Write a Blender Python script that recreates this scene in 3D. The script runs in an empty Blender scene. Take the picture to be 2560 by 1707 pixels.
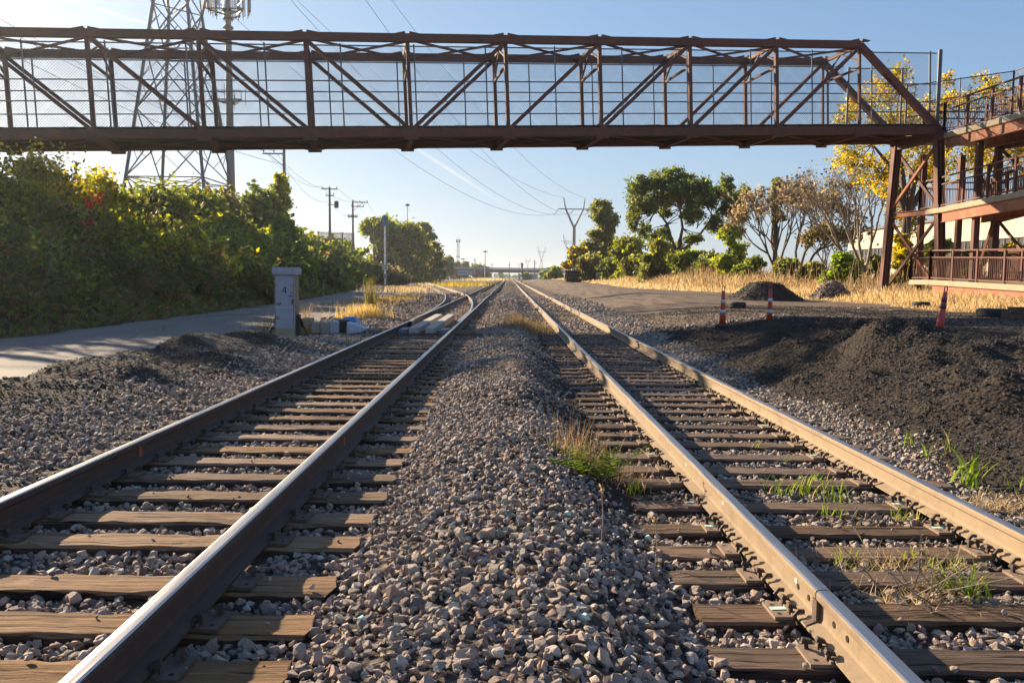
import bpy, bmesh, math, random
import numpy as np
from mathutils import Vector, Matrix
R_=np.random.default_rng(7); random.seed(7)
SC=bpy.context.scene; COL=SC.collection
rad=math.radians
# ------------------------------------------------------------------ camera
CX,CY,FP=1280.,853.5,2048.
CP=np.array([0,0,1.65]); PITCH,YAW,ROLL=rad(4.5066),rad(.2424),rad(.6)
Fv=np.array([math.sin(YAW)*math.cos(PITCH),math.cos(YAW)*math.cos(PITCH),-math.sin(PITCH)])
R0=np.array([math.cos(YAW),-math.sin(YAW),0]); U0=np.cross(R0,Fv)
Rv=math.cos(ROLL)*R0+math.sin(ROLL)*U0; Uv=math.cos(ROLL)*U0-math.sin(ROLL)*R0
def ray(u,v): return Fv+(u-CX)/FP*Rv-(v-CY)/FP*Uv
def atY(u,v,Y):
    d=ray(u,v); return CP+d*(Y/d[1])
def atX(u,v,X):
    d=ray(u,v); return CP+d*(X/d[0])
cam_d=bpy.data.cameras.new('camera'); cam=bpy.data.objects.new('camera',cam_d); COL.objects.link(cam)
cam_d.sensor_width=36; cam_d.lens=FP*36/2560; cam_d.clip_end=9000; cam_d.clip_start=.05
cam.matrix_world=Matrix(((Rv[0],Uv[0],-Fv[0],CP[0]),(Rv[1],Uv[1],-Fv[1],CP[1]),(Rv[2],Uv[2],-Fv[2],CP[2]),(0,0,0,1)))
SC.camera=cam
# ------------------------------------------------------------------ light
SAZ,SEL=rad(45.5),rad(20.5)
S=Vector((-math.sin(SAZ)*math.cos(SEL),math.cos(SAZ)*math.cos(SEL),math.sin(SEL)))
sd=bpy.data.lights.new('sun','SUN'); so=bpy.data.objects.new('sun',sd); COL.objects.link(so)
sd.energy=5.; sd.angle=rad(.55); sd.color=(1,.79,.55); so.rotation_euler=S.to_track_quat('Z','Y').to_euler()
SC.view_settings.view_transform='Standard'; SC.view_settings.look='None'; SC.view_settings.exposure=1.45; SC.view_settings.gamma=1
# ------------------------------------------------------------------ node helpers
class NT:
    def __init__(s,nt): s.nt=nt; s.N=nt.nodes; s.L=nt.links
    def n(s,t,**k):
        o=s.N.new(t)
        for a,b in k.items():
            if a=='ins':
                for q,w in b.items(): s.put(o,q,w)
            else: setattr(o,a,b)
        return o
    def put(s,o,q,w):
        if isinstance(w,bpy.types.NodeSocket): s.L.new(w,o.inputs[q])
        else: o.inputs[q].default_value=w
    def math(s,op,a,b=None,c=None):
        o=s.n('ShaderNodeMath',operation=op); s.put(o,0,a)
        if b is not None: s.put(o,1,b)
        if c is not None: s.put(o,2,c)
        return o.outputs[0]
    def mix(s,f,a,b,bt='MIX'):
        o=s.n('ShaderNodeMix',data_type='RGBA',blend_type=bt); s.put(o,0,f); s.put(o,6,c4(a)); s.put(o,7,c4(b)); return o.outputs[2]
    def noise(s,vec,sc,det=4,ro=.6,dist=0):
        o=s.n('ShaderNodeTexNoise'); 
        if vec is not None: s.put(o,'Vector',vec)
        s.put(o,'Scale',sc); s.put(o,'Detail',det); s.put(o,'Roughness',ro); s.put(o,'Distortion',dist); return o.outputs[0]
    def vor(s,vec,sc,feat='F1'):
        o=s.n('ShaderNodeTexVoronoi',feature=feat)
        if vec is not None: s.put(o,'Vector',vec)
        s.put(o,'Scale',sc); return o
    def ramp(s,f,stops):
        o=s.n('ShaderNodeValToRGB'); s.put(o,0,f); e=o.color_ramp.elements
        while len(e)<len(stops): e.new(.5)
        for q,(p,c) in zip(e,stops): q.position=p; q.color=c4(c)
        return o.outputs[0]
    def mr(s,f,a,b,c=0.,d=1.):
        o=s.n('ShaderNodeMapRange'); s.put(o,0,f); s.put(o,1,a); s.put(o,2,b); s.put(o,3,c); s.put(o,4,d); return o.outputs[0]
    def map(s,vec,sc,loc=(0,0,0),rot=(0,0,0)):
        o=s.n('ShaderNodeMapping'); s.put(o,0,vec); s.put(o,1,loc); s.put(o,2,rot); s.put(o,3,sc); return o.outputs[0]
    def bump(s,h,st=.5,d=.02,nrm=None):
        o=s.n('ShaderNodeBump'); s.put(o,'Height',h); s.put(o,'Strength',st); s.put(o,'Distance',d)
        if nrm: s.put(o,'Normal',nrm)
        return o.outputs[0]
def c4(c):
    if isinstance(c,bpy.types.NodeSocket): return c
    return (c,c,c,1) if isinstance(c,(int,float)) else (tuple(c)+(1,) if len(c)==3 else c)
def newmat(name):
    m=bpy.data.materials.new(name); m.use_nodes=True; t=NT(m.node_tree); b=m.node_tree.nodes['Principled BSDF']; return m,t,b
def coords(t,kind='Object'): return t.n('ShaderNodeTexCoord').outputs[kind]
def simple(name,col,rough=.7,metal=0.,var=.25,sc=6.,bump=.15,dirt=None,dsc=2.5,spec=.5,obj=True):
    m,t,b=newmat(name); v=coords(t)
    n1=t.noise(v,sc,6,.65); n2=t.noise(v,dsc,5,.7)
    c=t.mix(t.mr(n1,.3,.7),tuple(x*(1-var) for x in col),tuple(min(1,x*(1+var)) for x in col))
    if dirt: c=t.mix(t.mr(n2,.5,.68),c,dirt)
    t.put(b,'Base Color',c); b.inputs['Metallic'].default_value=metal
    t.put(b,'Roughness',t.mr(n1,.2,.8,max(0,rough-.12),min(1,rough+.12)))
    b.inputs['Specular IOR Level'].default_value=spec
    if bump: t.put(b,'Normal',t.bump(n1,bump,.02))
    return m
M={}
# ------------------------------------------------------------------ mesh helpers
class MB:
    def __init__(s): s.v=[]; s.f=[]; s.m=[]; s.n=0
    def add(s,V,Fc,mi=0):
        V=np.asarray(V,float); s.v.append(V); s.f+= [tuple(int(i)+s.n for i in q) for q in Fc]; s.m+=[mi]*len(Fc); s.n+=len(V); return s
    def box(s,c,d,mi=0,rz=0.):
        c=np.asarray(c,float); d=np.asarray(d,float)/2
        V=np.array([[x,y,z] for x in(-1,1) for y in(-1,1) for z in(-1,1)])*d
        if rz: ca,sa=math.cos(rz),math.sin(rz); V=V@np.array([[ca,sa,0],[-sa,ca,0],[0,0,1]])
        return s.add(V+c,[(0,1,3,2),(4,6,7,5),(0,4,5,1),(2,3,7,6),(0,2,6,4),(1,5,7,3)],mi)
    def beam(s,p,q,w,h,mi=0,up=(0,0,1)):
        p=np.asarray(p,float); q=np.asarray(q,float); d=q-p; L=np.linalg.norm(d)
        if L<1e-6: return s
        d/=L; up=np.asarray(up,float)
        if abs(d@up)>.98: up=np.array([0,1.,0])
        a=np.cross(d,up); a/=np.linalg.norm(a); b=np.cross(a,d)
        V=[P+a*x*w/2+b*z*h/2 for P in(p,q) for x,z in((-1,-1),(1,-1),(1,1),(-1,1))]
        return s.add(V,[(0,1,2,3),(7,6,5,4),(0,4,5,1),(1,5,6,2),(2,6,7,3),(3,7,4,0)],mi)
    def tube(s,P,r,n=6,mi=0,cap=True):
        P=np.asarray(P,float); k=len(P); r=np.broadcast_to(np.asarray(r,float),(k,))
        T=np.gradient(P,axis=0); T/=np.maximum(np.linalg.norm(T,axis=1,keepdims=True),1e-9)
        up=np.array([0,0,1.]) if abs(T[0][2])<.9 else np.array([1.,0,0])
        V=[]
        for i in range(k):
            a=np.cross(T[i],up); na=np.linalg.norm(a)
            if na<1e-4: a=np.cross(T[i],np.array([0,1.,0])); na=np.linalg.norm(a)
            a/=na; b=np.cross(T[i],a)
            for j in range(n):
                t=2*math.pi*j/n; V.append(P[i]+r[i]*(a*math.cos(t)+b*math.sin(t)))
        Fc=[(i*n+j,i*n+(j+1)%n,(i+1)*n+(j+1)%n,(i+1)*n+j) for i in range(k-1) for j in range(n)]
        if cap: Fc+=[tuple(range(n))[::-1],tuple((k-1)*n+j for j in range(n))]
        return s.add(V,Fc,mi)
    def lathe(s,prof,n=20,c=(0,0,0),mi=0,axis='z'):
        V=[];k=len(prof)
        for r,z in prof:
            for j in range(n):
                t=2*math.pi*j/n
                V.append((r*math.cos(t),r*math.sin(t),z) if axis=='z' else (r*math.cos(t),z,r*math.sin(t)))
        Fc=[(i*n+j,i*n+(j+1)%n,(i+1)*n+(j+1)%n,(i+1)*n+j) for i in range(k-1) for j in range(n)]
        if prof[0][0]>1e-4: Fc.append(tuple(range(n))[::-1])
        if prof[-1][0]>1e-4: Fc.append(tuple((k-1)*n+j for j in range(n)))
        return s.add(np.array(V)+np.asarray(c,float),Fc,mi)
    def mesh(s,name,mats,smooth=False):
        me=bpy.data.meshes.new(name)
        if s.n:
            me.from_pydata(np.concatenate(s.v).tolist(),[],s.f)
        for m in (mats if isinstance(mats,(list,tuple)) else [mats]): me.materials.append(m)
        if len(set(s.m))>1: me.polygons.foreach_set('material_index',s.m)
        if smooth: me.polygons.foreach_set('use_smooth',[True]*len(me.polygons))
        me.update(); return me
    def obj(s,name,mats,parent=None,smooth=False,**tags): return link(name,s.mesh(name,mats,smooth),parent,**tags)
def link(name,data,parent=None,label=None,cat=None,group=None,kind=None,loc=None):
    o=bpy.data.objects.new(name,data); COL.objects.link(o)
    if parent: o.parent=parent
    if loc is not None: o.location=[float(x) for x in loc]
    for k,v in(('label',label),('category',cat),('group',group),('kind',kind)):
        if v: o[k]=v
    return o
def thing(name,label,cat,loc=(0,0,0),group=None,rz=0.):
    o=link(name,None,None,label,cat,group,None,loc); o.empty_display_size=.2; o.rotation_euler=(0,0,rz); return o
def local(root,P): return np.asarray(P,float)-np.array(root.location)
def quads(name,V,mat,cols=None,parent=None,**tags):
    """V: (n,4,3) separate quads"""
    n=len(V); me=bpy.data.meshes.new(name); me.vertices.add(n*4); me.vertices.foreach_set('co',V.reshape(-1).astype(np.float32))
    me.loops.add(n*4); me.loops.foreach_set('vertex_index',np.arange(n*4,dtype=np.int32))
    me.polygons.add(n); me.polygons.foreach_set('loop_start',np.arange(n,dtype=np.int32)*4); me.polygons.foreach_set('loop_total',np.full(n,4,dtype=np.int32))
    me.update(calc_edges=True); me.materials.append(mat)
    if cols is not None:
        a=me.color_attributes.new('col','FLOAT_COLOR','POINT'); c=np.ones((n,4,4),np.float32); c[:,:,:3]=cols[:,None,:]; a.data.foreach_set('color',c.reshape(-1))
    return link(name,me,parent,**tags)
# ------------------------------------------------------------------ terrain
def sm(x,a,b):
    t=np.clip((x-a)/(b-a),0,1); return t*t*(3-2*t)
_ph=R_.uniform(0,6.28,(24,)); _ka=R_.uniform(0,6.28,(24,))
def wob(x,y,s,k=0,n=5):
    o=0
    for i in range(n):
        f=s*(1.55**i); a=_ka[(k*5+i)%24]; o=o+np.sin(f*(x*math.cos(a)+y*math.sin(a))+_ph[(k*3+i)%24]+1.3*np.sin(f*.63*(y*math.cos(a)-x*math.sin(a))+_ph[(k+i)%24]))/(1.5**i)
    return o/2.2
def foot(Y): return -11.3-8*np.clip((Y-15)/91,0,3)**2
def near_edge(Y): return foot(Y)+5.6-1.6*np.clip((Y-20)/80,0,1)
def bum(x,y,cx,cy,rx,ry,h,p=1.): 
    d=((x-cx)/rx)**2+((y-cy)/ry)**2; return h*np.exp(-d**p)
T1C,T2C=-2.156,2.232; TT1,TT2=.14,.012
T2HZ=1.
def divoff(Y):
    Y=np.asarray(Y,float); a=np.clip(Y-23.3,0,46.7); return a*a/752.+np.clip(Y-70,0,None)*.124
_rs=np.random.default_rng(3); SB=[(_rs.uniform(4.9,9.5),_rs.uniform(5.5,21),_rs.uniform(.28,.7),_rs.uniform(.25,.5),_rs.uniform(-.12,.26)) for _ in range(46)]+[(_rs.uniform(4.3,9.),_rs.uniform(5.5,20),_rs.uniform(.14,.3),_rs.uniform(.12,.26),_rs.uniform(-.06,.13)) for _ in range(120)]
def terrain(x,y):
    x=np.asarray(x,float); y=np.asarray(y,float)
    base=.08*np.ones_like(x+y)
    t1=1-sm(np.abs(x-T1C),1.35,2.3); t2=1-sm(np.abs(x-T2C),1.35,2.1)
    z=base+ (TT1-.055-base)*t1; z=z*(1-t2)+(TT2-.05)*t2
    td=1-sm(np.abs(x-(T1C-divoff(y))),1.4,2.6); z=np.where((y>24),np.maximum(z,.065*td+z*(1-td)),z)
    # ridge of ballast between the tracks
    z=z+ (np.exp(-((x+.05-.1*np.sin(y*.4))/.72)**4)*(.13+.05*wob(x,y,1.3,1))+bum(x,y,.15,12.6,.7,.9,.18)+bum(x,y,.2,9.8,.6,.7,.19)+bum(x,y,.1,15.6,.7,1.,.16)+bum(x,y,.1,7.4,.6,.8,.08))*(1-sm(y,40,80))
    # left shoulder and gravel heaps beside the road
    lh=bum(x,y,-4.75,10.4,.5,.9,.2)+bum(x,y,-4.5,12.6,.45,.9,.16)+bum(x,y,-5.75,11.2,.95,1.3,.34)+bum(x,y,-5.7,13.6,.9,1.4,.40)+bum(x,y,-5.3,16.4,1.0,1.7,.34)+bum(x,y,-6.2,9.2,1.1,1.3,.3)+bum(x,y,-5.,8.,1.,1.8,.16)+bum(x,y,-4.9,14.5,.6,1.2,.14)
    z=z+lh*(1+.25*wob(x,y,3.1,2))
    z=z+.06*sm(-x,3.5,4.5)*(1-sm(-x,5.5,6.6))+.08*sm(-x,2.98,3.3)*(1-sm(-x,3.9,5.))*(1-sm(y,20,24))
    # right yard
    yd=.5+.0058*np.clip(y-28,0,105)-.0*y
    z=z+(yd-.08)*sm(x,4.3,9.3)*(1-.0*y)+.03*wob(x,y,.5,3)*sm(x,6,9)
    z=z+.28*sm(x,15.5,20)*(1-sm(y,60,110))
    rh=0
    for a_ in ((6.4,17.,1.25,1.1,.55),(7.7,16.2,1.1,.9,.36),(5.85,12.6,.95,1.,.80),(7.1,12.,1.2,.9,.38),(5.15,14.9,.7,.8,.34),(5.4,8.7,.8,.85,.62),(6.6,8.1,.9,.9,.5),(5.35,6.4,.75,.8,.5),(8.3,13.6,1.,.8,.24),(6.3,10.4,.7,.6,.3),(5.3,19.4,.9,1.,.22),(4.9,10.9,.6,.6,.26),(5.6,21.5,1.,1.2,.14)): rh=rh+1.15*bum(x,y,*a_,.7)
    for a_ in SB: rh=rh+1.3*bum(x,y,*a_,.9)
    z=z+.74*rh*(1+.24*wob(x,y,2.4,4)+.12*wob(x,y,7.,5))
    # road and bank on the left
    fo=foot(y); ne=near_edge(y)
    rd=sm(ne-x,-.3,.9)
    z=z*(1-rd)+.13*rd
    bk=4.1*sm(fo-x,.2,9.5)+.25*sm(fo-x,0,1.)+.9*sm(fo-x,9,30)
    z=z+bk*(1+.06*wob(x,y,.5,6))*sm(fo-x,0,1.5)
    far=sm(y,230,420); z=z*(1-far)+.1*far
    return z
def tz(x,y): return float(terrain(np.array([x]),np.array([y]))[0])
def ground(u,v,Y0=3.,Y1=400.):
    """the ground point seen in that direction"""
    d=ray(u,v); lo=None; ys=np.geomspace(Y0,Y1,900)
    P=CP[None,:]+d[None,:]*(ys/d[1])[:,None]; h=P[:,2]-terrain(P[:,0],P[:,1]); i=np.argmax(h<0) if (h<0).any() else len(ys)-1
    return P[i]
def zones(x,y):
    dark=sm(x-.02*np.clip(y-10,0,20)+.25*wob(x,y,1.9,15),3.65,4.3)*(1-sm(y+.5*wob(x,y,.8,2),23.5,27))*(1-sm(x-.1*y,9.2,10.5)); dark=dark*(1.15+.3*wob(x,y,1.2,7))
    dark=np.maximum(dark,(.75*sm(x,.25,.9)*(1-sm(x,1.0,1.6))*sm(y,4.5,6.5)*(1-sm(y,30,40))))
    dirt=sm(x,6,10)*(1-dark)*1.; dirt=np.maximum(dirt,sm(y,24,27)*sm(x,3.7,5.4)*(1-dark)); dirt=np.maximum(dirt,.9*sm(y,40,70)*(np.abs(x)>4.5))
    dirt=np.maximum(dirt,1.15*bum(x,y,-5.5,13,.9,5.,1.)*sm(wob(x,y,1.5,8),-.35,.25))
    dirt=np.maximum(dirt,1.*np.exp(-((x-.12)/.5)**2)*sm(wob(x,y,1.1,9),-.25,.3)*sm(y,6.5,8.5)*(1-sm(y,22,30)))
    dark=np.maximum(dark,1.*bum(x,y,-5.6,13,1.45,6.5,1.6)*sm(wob(x,y,1.7,8),-.9,.1))
    ge=16.3-5.5*sm(y,50,75)
    grass=sm(x+.5*wob(x,y,1.,10),ge-.4,ge+.5)
    grass=np.maximum(grass,.8*sm(y,30,70)*bum(x,y,-9.3,55,1.4,25,1.))
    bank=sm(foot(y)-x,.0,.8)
    return np.clip(dark,0,1),np.clip(dirt,0,1),np.clip(grass,0,1),bank
def axis(lo,f0,f1,hi,st,g=1.09):
    a=list(np.arange(f0,f1,st)); s=st; x=a[-1]
    while x<hi: s*=g; x+=s; a.append(x)
    s=st; x=f0; b=[]
    while x>lo: s*=g; x-=s; b.append(x)
    return np.array(b[::-1]+a)
xs=axis(-3500,-8.5,11,3500,.11); ys=axis(-120,2.,23,6500,.11,1.05)
GX,GY=np.meshgrid(xs,ys); GZ=terrain(GX,GY)
nearm=(GY<30)&(np.abs(GX)<12); GZ=GZ+np.where(nearm,R_.normal(0,.006,GZ.shape),0)
nx,ny=len(xs),len(ys); V=np.stack([GX,GY,GZ],-1).reshape(-1,3)
ii=(np.arange(ny-1)[:,None]*nx+np.arange(nx-1)[None,:]).reshape(-1)
Fq=np.stack([ii,ii+1,ii+nx+1,ii+nx],-1)
me=bpy.data.meshes.new('ground'); me.vertices.add(len(V)); me.vertices.foreach_set('co',V.reshape(-1)); me.loops.add(Fq.size); me.loops.foreach_set('vertex_index',Fq.reshape(-1).astype(np.int32))
me.polygons.add(len(Fq)); me.polygons.foreach_set('loop_start',np.arange(len(Fq),dtype=np.int32)*4); me.polygons.foreach_set('loop_total',np.full(len(Fq),4,np.int32)); me.update(calc_edges=True)
me.polygons.foreach_set('use_smooth',[True]*len(Fq))
dk,dr,gr,bk=zones(GX,GY); a=me.color_attributes.new('zone','FLOAT_COLOR','POINT'); a.data.foreach_set('color',np.stack([dk,dr,gr,bk],-1).reshape(-1).astype(np.float32))
m,t,b=newmat('ground_gravel_soil'); v=coords(t); at=t.n('ShaderNodeAttribute',attribute_name='zone'); sep=t.n('ShaderNodeSeparateColor'); t.L.new(at.outputs[0],sep.inputs[0])
n1=t.noise(v,1.3,6,.7); n2=t.noise(v,9.,6,.75); vo=t.vor(v,19.); vo2=t.vor(v,7.)
gravel=t.mix(t.mr(vo.outputs['Color'],0,1),(.035,.028,.023),(.21,.165,.13)); gravel=t.mix(t.mr(n1,.45,.65),gravel,(.13,.10,.082)); gravel=t.mix(t.mr(vo2.outputs['Distance'],.35,.7),gravel,(.05,.042,.037))
dirtc=t.mix(n2,(.13,.10,.078),(.25,.195,.15)); dirtc=t.mix(t.mr(t.noise(t.map(v,(1,.12,1)),2.2,5,.6),.45,.66),dirtc,(.075,.058,.046))
darkc=t.mix(t.mr(n2,.35,.7),(.018,.015,.013),(.07,.055,.043))
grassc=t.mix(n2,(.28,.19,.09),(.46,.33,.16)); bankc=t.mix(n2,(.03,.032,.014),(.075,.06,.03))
k=lambda s_,a_=.25: t.mr(t.math('ADD',s_,t.math('MULTIPLY',t.math('SUBTRACT',n2,.5),.9)),.5-a_,.5+a_)
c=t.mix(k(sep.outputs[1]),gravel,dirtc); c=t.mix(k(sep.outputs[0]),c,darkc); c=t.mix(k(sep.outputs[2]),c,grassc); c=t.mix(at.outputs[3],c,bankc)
t.put(b,'Base Color',c); b.inputs['Roughness'].default_value=.95; b.inputs['Specular IOR Level'].default_value=.2
h=t.math('ADD',t.math('MULTIPLY',vo.outputs['Distance'],-1.),t.math('MULTIPLY',n2,1.2)); t.put(b,'Normal',t.bump(h,.9,.05)); me.materials.append(m)
link('ground',me,None,kind='structure')
# road
m,t,b=newmat('worn_asphalt'); v=coords(t); n1=t.noise(v,.8,6,.7); n2=t.noise(v,26.,4,.8); n3=t.noise(t.map(v,(1,.08,1)),1.2,4,.6)
c=t.mix(n1,(.105,.095,.088),(.17,.155,.14)); c=t.mix(t.mr(n3,.5,.7),c,(.2,.175,.15)); c=t.mix(t.mr(n2,.55,.8),c,(.07,.065,.06)); vc=t.n('ShaderNodeTexVoronoi',feature='DISTANCE_TO_EDGE'); t.put(vc,'Vector',t.map(v,(.55,.4,1))); t.put(vc,'Scale',1.); c=t.mix(t.math('MULTIPLY',t.mr(vc.outputs['Distance'],.004,.014,1,0),.8),c,(.035,.03,.027)); pt=t.noise(t.map(v,(.5,.25,1)),.7,2,.3); c=t.mix(t.mr(pt,.60,.615),c,(.075,.07,.066)); c=t.mix(t.mr(t.noise(v,60.,2,.6),.66,.7),c,(.26,.23,.19)); t.put(b,'Base Color',c); b.inputs['Roughness'].default_value=.82
t.put(b,'Normal',t.bump(n2,.35,.01))
mb=MB(); yy=np.concatenate([np.arange(-30,60,.8),np.arange(60,190,3)]); P=[];
for y in yy:
    f_,n_=float(foot(y))+.05,float(near_edge(y))-.35
    for q in range(9): 
        x=f_+(n_-f_)*q/8+(.14*math.sin(y*1.7)+.1*math.sin(y*4.1) if q in(0,8) else 0); P.append((x,y,tz(x,y)*0+.155+.03*math.sin(q/8*math.pi)))
mb.add(P,[(i*9+j,i*9+j+1,(i+1)*9+j+1,(i+1)*9+j) for i in range(len(yy)-1) for j in range(8)]); mb.obj('road',m,None,True,kind='structure')
# ------------------------------------------------------------------ materials
def mat_stone(name,stops,sp=.5):
    m,t,b=newmat(name); v=coords(t); rnd=t.n('ShaderNodeObjectInfo').outputs['Random']; c=t.ramp(rnd,stops)
    off=t.n('ShaderNodeVectorMath',operation='ADD'); t.L.new(v,off.inputs[0]); t.L.new(t.math('MULTIPLY',rnd,77.),off.inputs[1])
    n=t.noise(off.outputs[0],2.2,5,.75); n2=t.noise(off.outputs[0],9.,3,.8)
    c=t.mix(t.mr(n,.3,.72),t.mix(.22,c,(.05,.04,.035)),c); c=t.mix(t.mr(n2,.62,.74),c,t.mix(.6,c,(.5,.46,.42)))
    t.put(b,'Base Color',c); b.inputs['Roughness'].default_value=.85; b.inputs['Specular IOR Level'].default_value=sp; t.put(b,'Normal',t.bump(t.math('ADD',n,n2),.5,.12)); return m
M['stone']=mat_stone('ballast_stone',[(0,(.32,.27,.22)),(.16,(.52,.38,.29)),(.3,(.21,.18,.16)),(.45,(.60,.50,.39)),(.58,(.44,.28,.21)),(.70,(.14,.12,.11)),(.84,(.40,.34,.28)),(1,(.72,.63,.52))])
M['pale']=mat_stone('pale_stone',[(0,(.38,.34,.30)),(.5,(.50,.45,.39)),(1,(.24,.215,.19))])
M['clod']=mat_stone('black_slag',[(0,(.024,.020,.017)),(.4,(.045,.037,.030)),(.7,(.08,.063,.048)),(.93,(.033,.028,.024)),(1,(.16,.135,.11))])
# wood ties
def mat_wood(name,c1,c2,c3):
    m,t,b=newmat(name); v=coords(t); rnd=t.n('ShaderNodeObjectInfo').outputs['Random']
    off=t.n('ShaderNodeVectorMath',operation='ADD'); t.L.new(v,off.inputs[0]); t.L.new(t.math('MULTIPLY',rnd,93.),off.inputs[1]); vv=off.outputs[0]
    g=t.noise(t.map(vv,(1.2,42,42)),1.,6,.7,.3); g2=t.noise(t.map(vv,(.6,14,14)),1.,5,.6,1.2); st=t.noise(t.map(vv,(2,6,6)),1.,4,.6); cr=t.noise(t.map(vv,(.9,30,8)),1.,3,.5,.6)
    c=t.mix(t.mr(g,.3,.7),c1,c2); c=t.mix(t.mr(g2,.45,.7),c,c3); c=t.mix(t.mr(st,.55,.75),c,tuple(x*.55 for x in c1)); crk=t.math('MAXIMUM',t.mr(cr,.63,.68),t.mr(t.noise(t.map(vv,(.7,55,20)),1.,2,.5,.3),.64,.69)); c=t.mix(crk,c,(.015,.011,.008))
    hs=t.n('ShaderNodeHueSaturation'); t.put(hs,'Color',c); t.put(hs,'Value',t.mr(rnd,0,1,.68,1.3)); t.put(hs,'Saturation',t.mr(t.math('FRACT',t.math('MULTIPLY',rnd,7.3)),0,1,.8,1.15)); t.put(b,'Base Color',hs.outputs[0])
    b.inputs['Roughness'].default_value=.9; b.inputs['Specular IOR Level'].default_value=.25
    hh=t.math('SUBTRACT',t.math('ADD',g,t.math('MULTIPLY',g2,.8)),t.math('MULTIPLY',crk,1.6)); t.put(b,'Normal',t.bump(hh,.9,.018)); return m
M['wood1']=mat_wood('weathered_tie_wood',(.11,.066,.038),(.33,.215,.125),(.22,.125,.065))
M['wood_side']=mat_wood('dark_tie_side',(.045,.030,.021),(.095,.062,.042),(.07,.042,.028))  # darker wood tone for tie sides and ends than for the tops
M['wood2']=mat_wood('creosoted_tie_wood',(.09,.058,.040),(.23,.16,.112),(.165,.108,.072))
M['rail_dark']=simple('rusted_rail_side',(.05,.034,.027),.75,.0,.3,14,.2,(.085,.042,.028),5)
M['rail_tan']=simple('dusty_rail_side',(.27,.20,.125),.8,.0,.12,9,.15,(.20,.14,.09),3)
m,t,b=newmat('polished_rail_head'); v=coords(t); n=t.noise(t.map(v,(60,1.5,60)),1.,4,.6); t.put(b,'Base Color',t.mix(n,(.36,.34,.33),(.56,.54,.52))); b.inputs['Metallic'].default_value=1; t.put(b,'Roughness',t.mr(n,.3,.7,.30,.48)); M['rail_top']=m
M['plate1']=simple('rusty_tie_plate',(.10,.072,.055),.8,0,.3,20,.2); M['plate2']=simple('dusty_tie_plate',(.23,.165,.115),.85,0,.25,20,.2)
M['spike']=simple('dark_spike_steel',(.06,.045,.037),.7,.2,.3,30,.1)
M['paint_mint']=simple('mint_spray_paint',(.45,.66,.56),.8,0,.3,20,.1); M['paint_red']=simple('faded_red_paint',(.38,.075,.04),.8,0,.2,20,.1)
M['hole']=simple('bolt_hole_shadow',(.012,.01,.008),.9,0,0,5,0)
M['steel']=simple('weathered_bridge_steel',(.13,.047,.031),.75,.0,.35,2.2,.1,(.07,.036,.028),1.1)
M['steel_sun']=simple('sunlit_rusty_steel',(.29,.105,.052),.8,.0,.35,1.7,.15,(.33,.19,.12),2.4)  # brighter, rustier copy of the bridge steel with sunlight put into its colour
M['conc']=simple('stained_concrete',(.34,.30,.205),.9,0,.18,3,.15,(.28,.23,.15),1.5)
M['galv']=simple('galvanized_pipe',(.14,.14,.15),.55,.4,.15,8,0); M['wire']=simple('fence_wire',(.10,.10,.10),.6,.4,.1,8,0)
M['deck']=simple('dark_plank_deck',(.06,.045,.035),.9,0,.3,3,.1)
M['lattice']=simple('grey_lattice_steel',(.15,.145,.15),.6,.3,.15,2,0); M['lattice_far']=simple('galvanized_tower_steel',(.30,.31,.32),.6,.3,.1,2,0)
M['pole_wood']=simple('grey_pole_wood',(.17,.125,.09),.9,0,.3,4,.2); M['pole_pale']=simple('pale_pole_wood',(.30,.24,.19),.9,0,.2,4,.2); M['white']=simple('white_paint',(.82,.82,.80),.5,0,.06,5,0,(.5,.45,.4),3)
M['insul']=simple('dark_insulator',(.10,.09,.09),.35,0,.1,5,0)
M['rubber']=simple('tyre_rubber',(.03,.029,.028),.75,0,.3,9,.2,(.08,.07,.06),3)
# leaves
def mat_leaf(name,tr=.5):
    m=bpy.data.materials.new(name); m.use_nodes=True; t=NT(m.node_tree); m.node_tree.nodes.clear(); out=t.n('ShaderNodeOutputMaterial')
    at=t.n('ShaderNodeAttribute',attribute_name='col'); d=t.n('ShaderNodeBsdfPrincipled'); t.put(d,'Base Color',at.outputs[0]); d.inputs['Roughness'].default_value=.55; d.inputs['Specular IOR Level'].default_value=.35
    tl=t.n('ShaderNodeBsdfTranslucent'); hs=t.n('ShaderNodeHueSaturation'); t.put(hs,'Color',at.outputs[0]); t.put(hs,'Value',2.3); t.put(hs,'Saturation',1.2); t.put(tl,'Color',hs.outputs[0])
    mx=t.n('ShaderNodeMixShader'); mx.inputs[0].default_value=tr; t.L.new(d.outputs[0],mx.inputs[1]); t.L.new(tl.outputs[0],mx.inputs[2]); t.L.new(mx.outputs[0],out.inputs[0]); return m
M['leaf']=mat_leaf('leaf_foliage'); M['straw']=mat_leaf('dry_straw',.35)
M['bark']=simple('brown_bark',(.095,.07,.052),.9,0,.3,7,.3); M['bark_pale']=simple('grey_bark',(.24,.20,.16),.9,0,.3,5,.3)
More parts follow.
